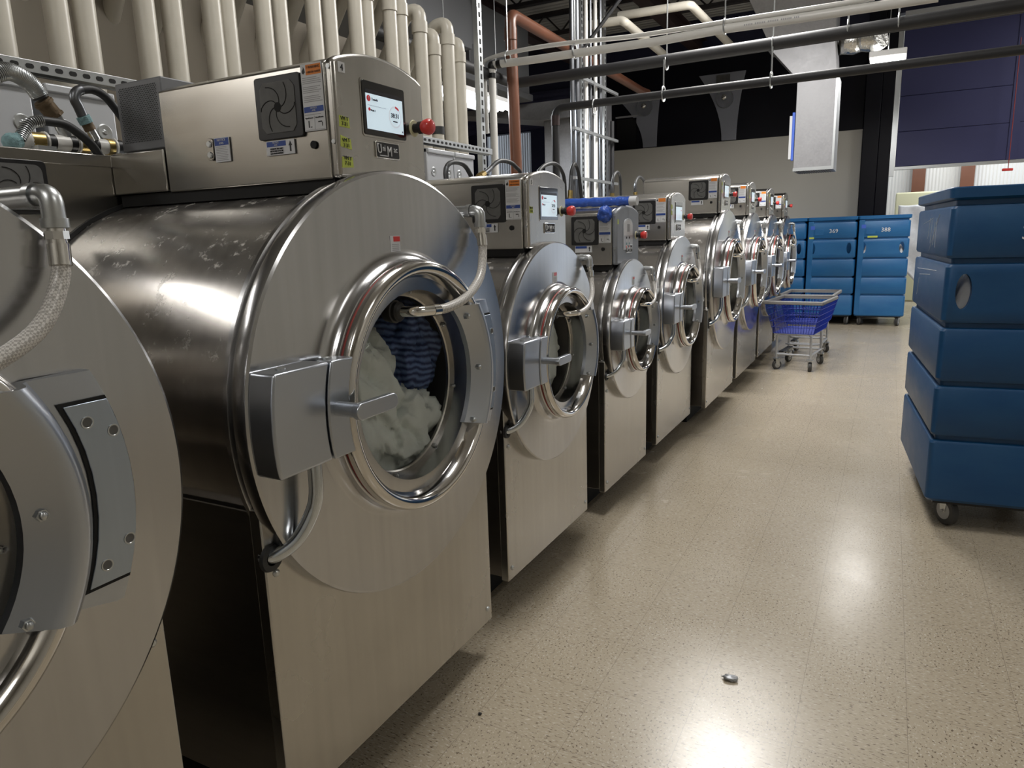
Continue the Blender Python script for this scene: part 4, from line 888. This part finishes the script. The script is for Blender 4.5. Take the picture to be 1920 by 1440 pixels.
for (u,v) in ((923,124),):
    q = at(1,Y2,u,v); MB().sphere(tuple(q),.042,14).cyl((q.x+.05,q.y,q.z+.005),(q.x+.09,q.y,q.z+.01),.036).cyl((q.x,q.y,q.z-.10),(q.x,q.y,q.z-.06),.036).build('black_elbow','black',wp)
qa, qb = at(1,Y2-.033,1395,47), at(1,Y2-.033,1500,31); pm = MB(); d_ = qb-qa
for k in range(30):
    if k % 7 == 5: continue
    p0, p1 = qa+d_*(k/30), qa+d_*((k+.55)/30); pm.add([p0+Vector((0,0,-.006)),p1+Vector((0,0,-.006)),p1+Vector((0,0,.006)),p0+Vector((0,0,.006))],[(0,1,2,3)])
pm.build('printed_line','grey_ink',wp)
thin = run('white_pipe', [tuple(at(1,Y2,914,250))]+bez([at(1,Y2,908,135),at(1,Y2,905,118),at(1,Y2,935,104),at(1,Y2,1000,90),at(1,Y2,1080,79),at(1,Y2,1180,69),at(1,Y2,1280,54),at(1,Y2,1380,38),at(1,Y2,1560,10),at(1,Y2,1640,-4)], 40), .018, 'pvcw', 'thin bowed white plastic pipe running above the thick white one')
# brown pipe
XB = -2.02
qt = at(0,XB,950,22); qb_ = at(0,XB,970,320)
br = run('brown_pipe', [(XB,qb_.y,1.7),(XB,(qb_.y*.5+qt.y*.5),qt.z),(XB,at(0,XB,1205,175).y,qt.z-.05),(XB+.02,at(0,XB,1205,175).y+.15,qt.z-.05)], .052, 'brown', 'brown pipe rising from behind washer 5 and turning along the ceiling', bend=.10)
MB().lathe([(.052,0),(.058,0),(.058,.1),(.052,.1)], (XB,(qb_.y*.5+qt.y*.5),qt.z-.22), 20, 'z').build('socket', 'brown', br)
# vertical conduits
XC = -1.8
CV = [(1074,'emt',.022),(1083,'emt',.026),(1100,'pvcw',.020),(1108,'emt',.016),(1117,'pvcw',.020),(1126,'emt',.020),(1141,'blackpipe',.020),(1148,'blackpipe',.022)]
CL = ['grey conduit, leftmost of the vertical bundle','bright wide conduit, second of the vertical bundle','white pipe, left one of the two in the vertical bundle','thin bright conduit between the two white pipes of the bundle','white pipe, right one of the two in the vertical bundle','grey conduit right of the white pipes in the bundle','black pipe near the right edge of the vertical bundle','black pipe, rightmost of the vertical bundle']
for (u,mt,r), l in zip(CV, CL):
    q = at(0,XC,u,250); dz = 4.5 if mt == 'emt' else 4.2
    if mt == 'blackpipe': dz = 2.75
    pts = [(XC,q.y,0),(XC,q.y,dz)]+([(XC+.5,q.y+.1,dz+.5)] if mt == 'emt' else [(XC+1.6,q.y,dz+.05)] if mt == 'pvcw' else [])
    run('conduit', pts, r, mt, l, 'conduit', bend=.15, grp='vertical pipe bundle behind the washers')
for u, l in ((1093,'slotted strut post in the middle of the pipe bundle'),(1135,'slotted strut post right in the pipe bundle')):
    q = at(0,XC-.05,u,250); o = MB().box(XC-.09,XC-.05,q.y-.03,q.y+.03,0,4.4).build('strut_post','strut'); tag(o, l, 'post', 'slotted steel posts')
    s_ = MB(); z = 1.5
    while z < 4.3: s_.box(XC-.05,XC-.048,q.y-.010,q.y+.010,z,z+.035); z += .06
    s_.build('slots','void',o, kind='stuff')
for z, l in ((2.05,'lowest cross strut clamping the pipe bundle'),(2.52,'middle cross strut clamping the pipe bundle'),(3.02,'upper cross strut clamping the pipe bundle')):
    o = MB().box(XC+.03,XC+.06,at(0,XC,1068,250).y,at(0,XC,1150,250).y,z,z+.028).build('cross_strut','strut'); tag(o, l, 'strut', 'cross struts of the pipe bundle')
qs = at(0,-1.66,903,150); o = MB().box(-1.70,-1.66,qs.y-.03,qs.y+.03,0,ZC).build('strut_post','strut'); tag(o, 'tall slotted strut post right of the banded standpipes, floor to ceiling', 'post', 'slotted steel posts')
s_ = MB(); z = 1.8
while z < 5: s_.box(-1.66,-1.658,qs.y-.010,qs.y+.010,z,z+.035); z += .06
s_.build('slots','void',o, kind='stuff')
# hangers
def rod(u, v0, Y, lab, z1=ZC, v1=None, hook=True, rr=.006):
    q = at(1,Y,u,v0); zz = z1 if v1 is None else at(1,Y,u,v1).z
    o = MB().cyl((q.x,Y,q.z+.04),(q.x,Y,zz),rr,seg=8).build('hanger_rod','zinc'); tag(o, lab, 'hanger', 'pipe hanger rods')
    if hook:
        MB().tube([(q.x, Y+.05*math.cos(a), q.z+.055*math.sin(a)) for a in [2*PI*k/20 for k in range(21)]], .006, 6, False).build('hook','zinc',o)
    return o
rod(952,108,Y2,'hanger rod on the white pipe, left of the brown pipe'); rod(1078,96,Y2,'hanger rod on the white pipe near the conduit bundle'); rod(1359,50,Y2,'hanger rod on the white pipes above the flared panels')
rod(1244,176,Y2,'hanger rod on the lower black pipe between the flared panels',v1=112); rod(1446,150,Y2,'hanger rod on the lower black pipe left of the drop duct',v1=88); rod(1115,200,Y2,'hanger rod on the lower black pipe at the conduit bundle',v1=150)
rod(1590,52,Y1,'hanger rod on the upper black pipe left of the lamp'); rod(1685,40,Y1,'hanger rod on the upper black pipe beside the lamp'); rod(1250,118,Y1,'hanger rod on the upper black pipe over the flared panels'); rod(1449,84,Y1,'hanger rod on the upper black pipe left of the duct')
# upper white branch pipes
run('white_pipe', [tuple(at(1,5.5,1100,48)),tuple(at(1,5.5,1165,38)),tuple(at(1,5.5,1172,42)),tuple(at(1,7.2,1260,115))], .045, 'pvc', 'upper white branch pipe with a black joint, left one near the ceiling', bend=.04)
run('white_pipe', [tuple(at(1,5.9,1160,30)),tuple(at(1,5.9,1295,9)),tuple(at(1,6.2,1320,34)),tuple(at(1,7.5,1370,85))], .045, 'pvc', 'upper white branch pipe with a black joint, right one near the ceiling', bend=.04)
o = MB().cyl(tuple(at(1,4.6,1165,-5)), tuple(at(1,4.6,1096,88)), .018, seg=12).build('brace_rod','emt'); tag(o, 'slanted bright steel brace above the conduit bundle', 'brace')
# roof steel
for i, yj in enumerate((4.6,6.2,7.8,9.4)):
    o = MB().box(-8.9,4.9,yj-.05,yj+.05,ZC-.06,ZC).box(-8.9,4.9,yj-.05,yj+.05,ZC-.36,ZC-.31)
    k = 0; x = -8.8
    while x < 4.6: o.cyl((x,yj,ZC-.33),(x+.3,yj,ZC-.03),.014,seg=6).cyl((x+.3,yj,ZC-.03),(x+.6,yj,ZC-.33),.014,seg=6); x += .6
    o = o.build('roof_joist','truss'); tag(o, 'dark open web roof joist, %s counted from the camera' % ['first','second','third','fourth'][i], 'joist', 'roof joists')
for x, l in ((-4.2,'oxblood roof beam above the grey air ducts'),(-2.1,'oxblood roof beam above the conduit bundle'),(-.4,'oxblood roof beam above the flared panels')):
    o = MB().box(x-.10,x+.10,2.5,11.2,ZC-.38,ZC-.365).box(x-.015,x+.015,2.5,11.2,ZC-.58,ZC-.38).box(x-.10,x+.10,2.5,11.2,ZC-.60,ZC-.58).build('roof_beam','beam'); tag(o, l, 'beam', 'roof beams')

# ================================================================ lamps
hl = []
for i, (x, y, z, e) in enumerate(HIGHBAY):
    sx, sy = LSIZE[i]
    o = MB().box(x-sx/2-.02,x+sx/2+.02,y-sy/2-.02,y+sy/2+.02,z,z+.07).build('ceiling_lamp','lampbody',bevel=.01)
    MB().box(x-sx/2,x+sx/2,y-sy/2,y+sy/2,z-(.10 if i == 0 else .012),z).build('light_panel','led' if i == 0 else 'ledsoft',o)
    MB().cyl((x,y,z+.07),(x,y,ZC),.006,seg=6).build('suspension','zinc',o)
    tag(o, 'bright square lamp hanging before the roller door' if i == 0 else 'suspended lamp outside the photo, %s' % ['','over the row of washers','behind the camera','to the right of the camera','at the far right','over the nearest washers'][i], 'lamp')
qa, qb = at(0,-2.75,822,180), at(0,-2.75,945,203); q = (qa+qb)/2; zz = q.z
o = MB().box(q.x-.14,q.x+.14,qa.y,qb.y,zz+.05,zz+.09).add([(q.x-.14,qa.y,zz+.05),(q.x-.20,qa.y,zz),(q.x-.20,qb.y,zz),(q.x-.14,qb.y,zz+.05)],[(0,1,2,3)]).build('tube_lamp','lampbody'); tag(o, 'long bright tube lamp seen behind the banded standpipes', 'lamp')
for dx in (-.07,.0,.07): MB().cyl((q.x+dx,qa.y+.03,zz+.02),(q.x+dx,qb.y-.03,zz+.02),.022,seg=12).build('light_tube','tubeled',o)
for yy in (qa.y+.15,qb.y-.15): MB().cyl((q.x,yy,zz+.09),(q.x,yy,ZC),.005,seg=6).build('suspension','zinc',o)

o = MB().box(-2.10,-1.90,-3.02,-1.68,2.58,2.63).build('tube_lamp','lampbody',bevel=.01); tag(o, 'added tube lamp out of view, left of the nearest washer', 'lamp')  # body of the added tube, placed for its reflection in the drum shell
for dx in (-.045,.045): MB().cyl((-2.0+dx,-3.0,2.56),(-2.0+dx,-1.7,2.56),.018,seg=12).build('light_tube','ledsoft',o)
for yy in (-2.8,-1.9): MB().cyl((-2.0,yy,2.63),(-2.0,yy,ZC),.005,seg=6).build('suspension','zinc',o)

# ================================================================ small things
A_, B_ = Vector((-.76,1.475,1.678)), Vector((-.17,1.455,1.668))
P = [A_+(B_-A_)*k/20 for k in range(21)]
o = MB().tube(P, .026, 16, True, [.020+.006*abs(math.sin(k*1.3)) for k in range(21)]).build('bag_roll','bluebag'); tag(o, 'roll of blue and white film lying on the console of the smallest washer', 'bag roll')
MB().tube([B_+(B_-A_)*.0, B_+(B_-A_)*.07], .024, 16).build('white_core','white',o)
mb = MB(); vs = []
o = lump('blue_rag','bluebag',0,0,0,.035,.04,3.3,.035,.6,28); o.location = (-.25,1.288,1.60); tag(o, 'crumpled blue film hanging over the left edge of the smallest console', 'rag')
q = at(2,0,1370,1275)
o = lump('litter','silver',0,0,0,.016,.008,8.8,.024,.8,20); o.location = (q.x,q.y,.009); tag(o, 'small crumpled grey scrap of paper on the floor in the aisle', 'litter')
q = at(2,0,900,1340)
o = lump('litter','ink',0,0,0,.006,.004,2.8,.006,.6,12); o.location = (q.x,q.y,.004); tag(o, 'tiny dark crumb on the floor below washer 4', 'litter')
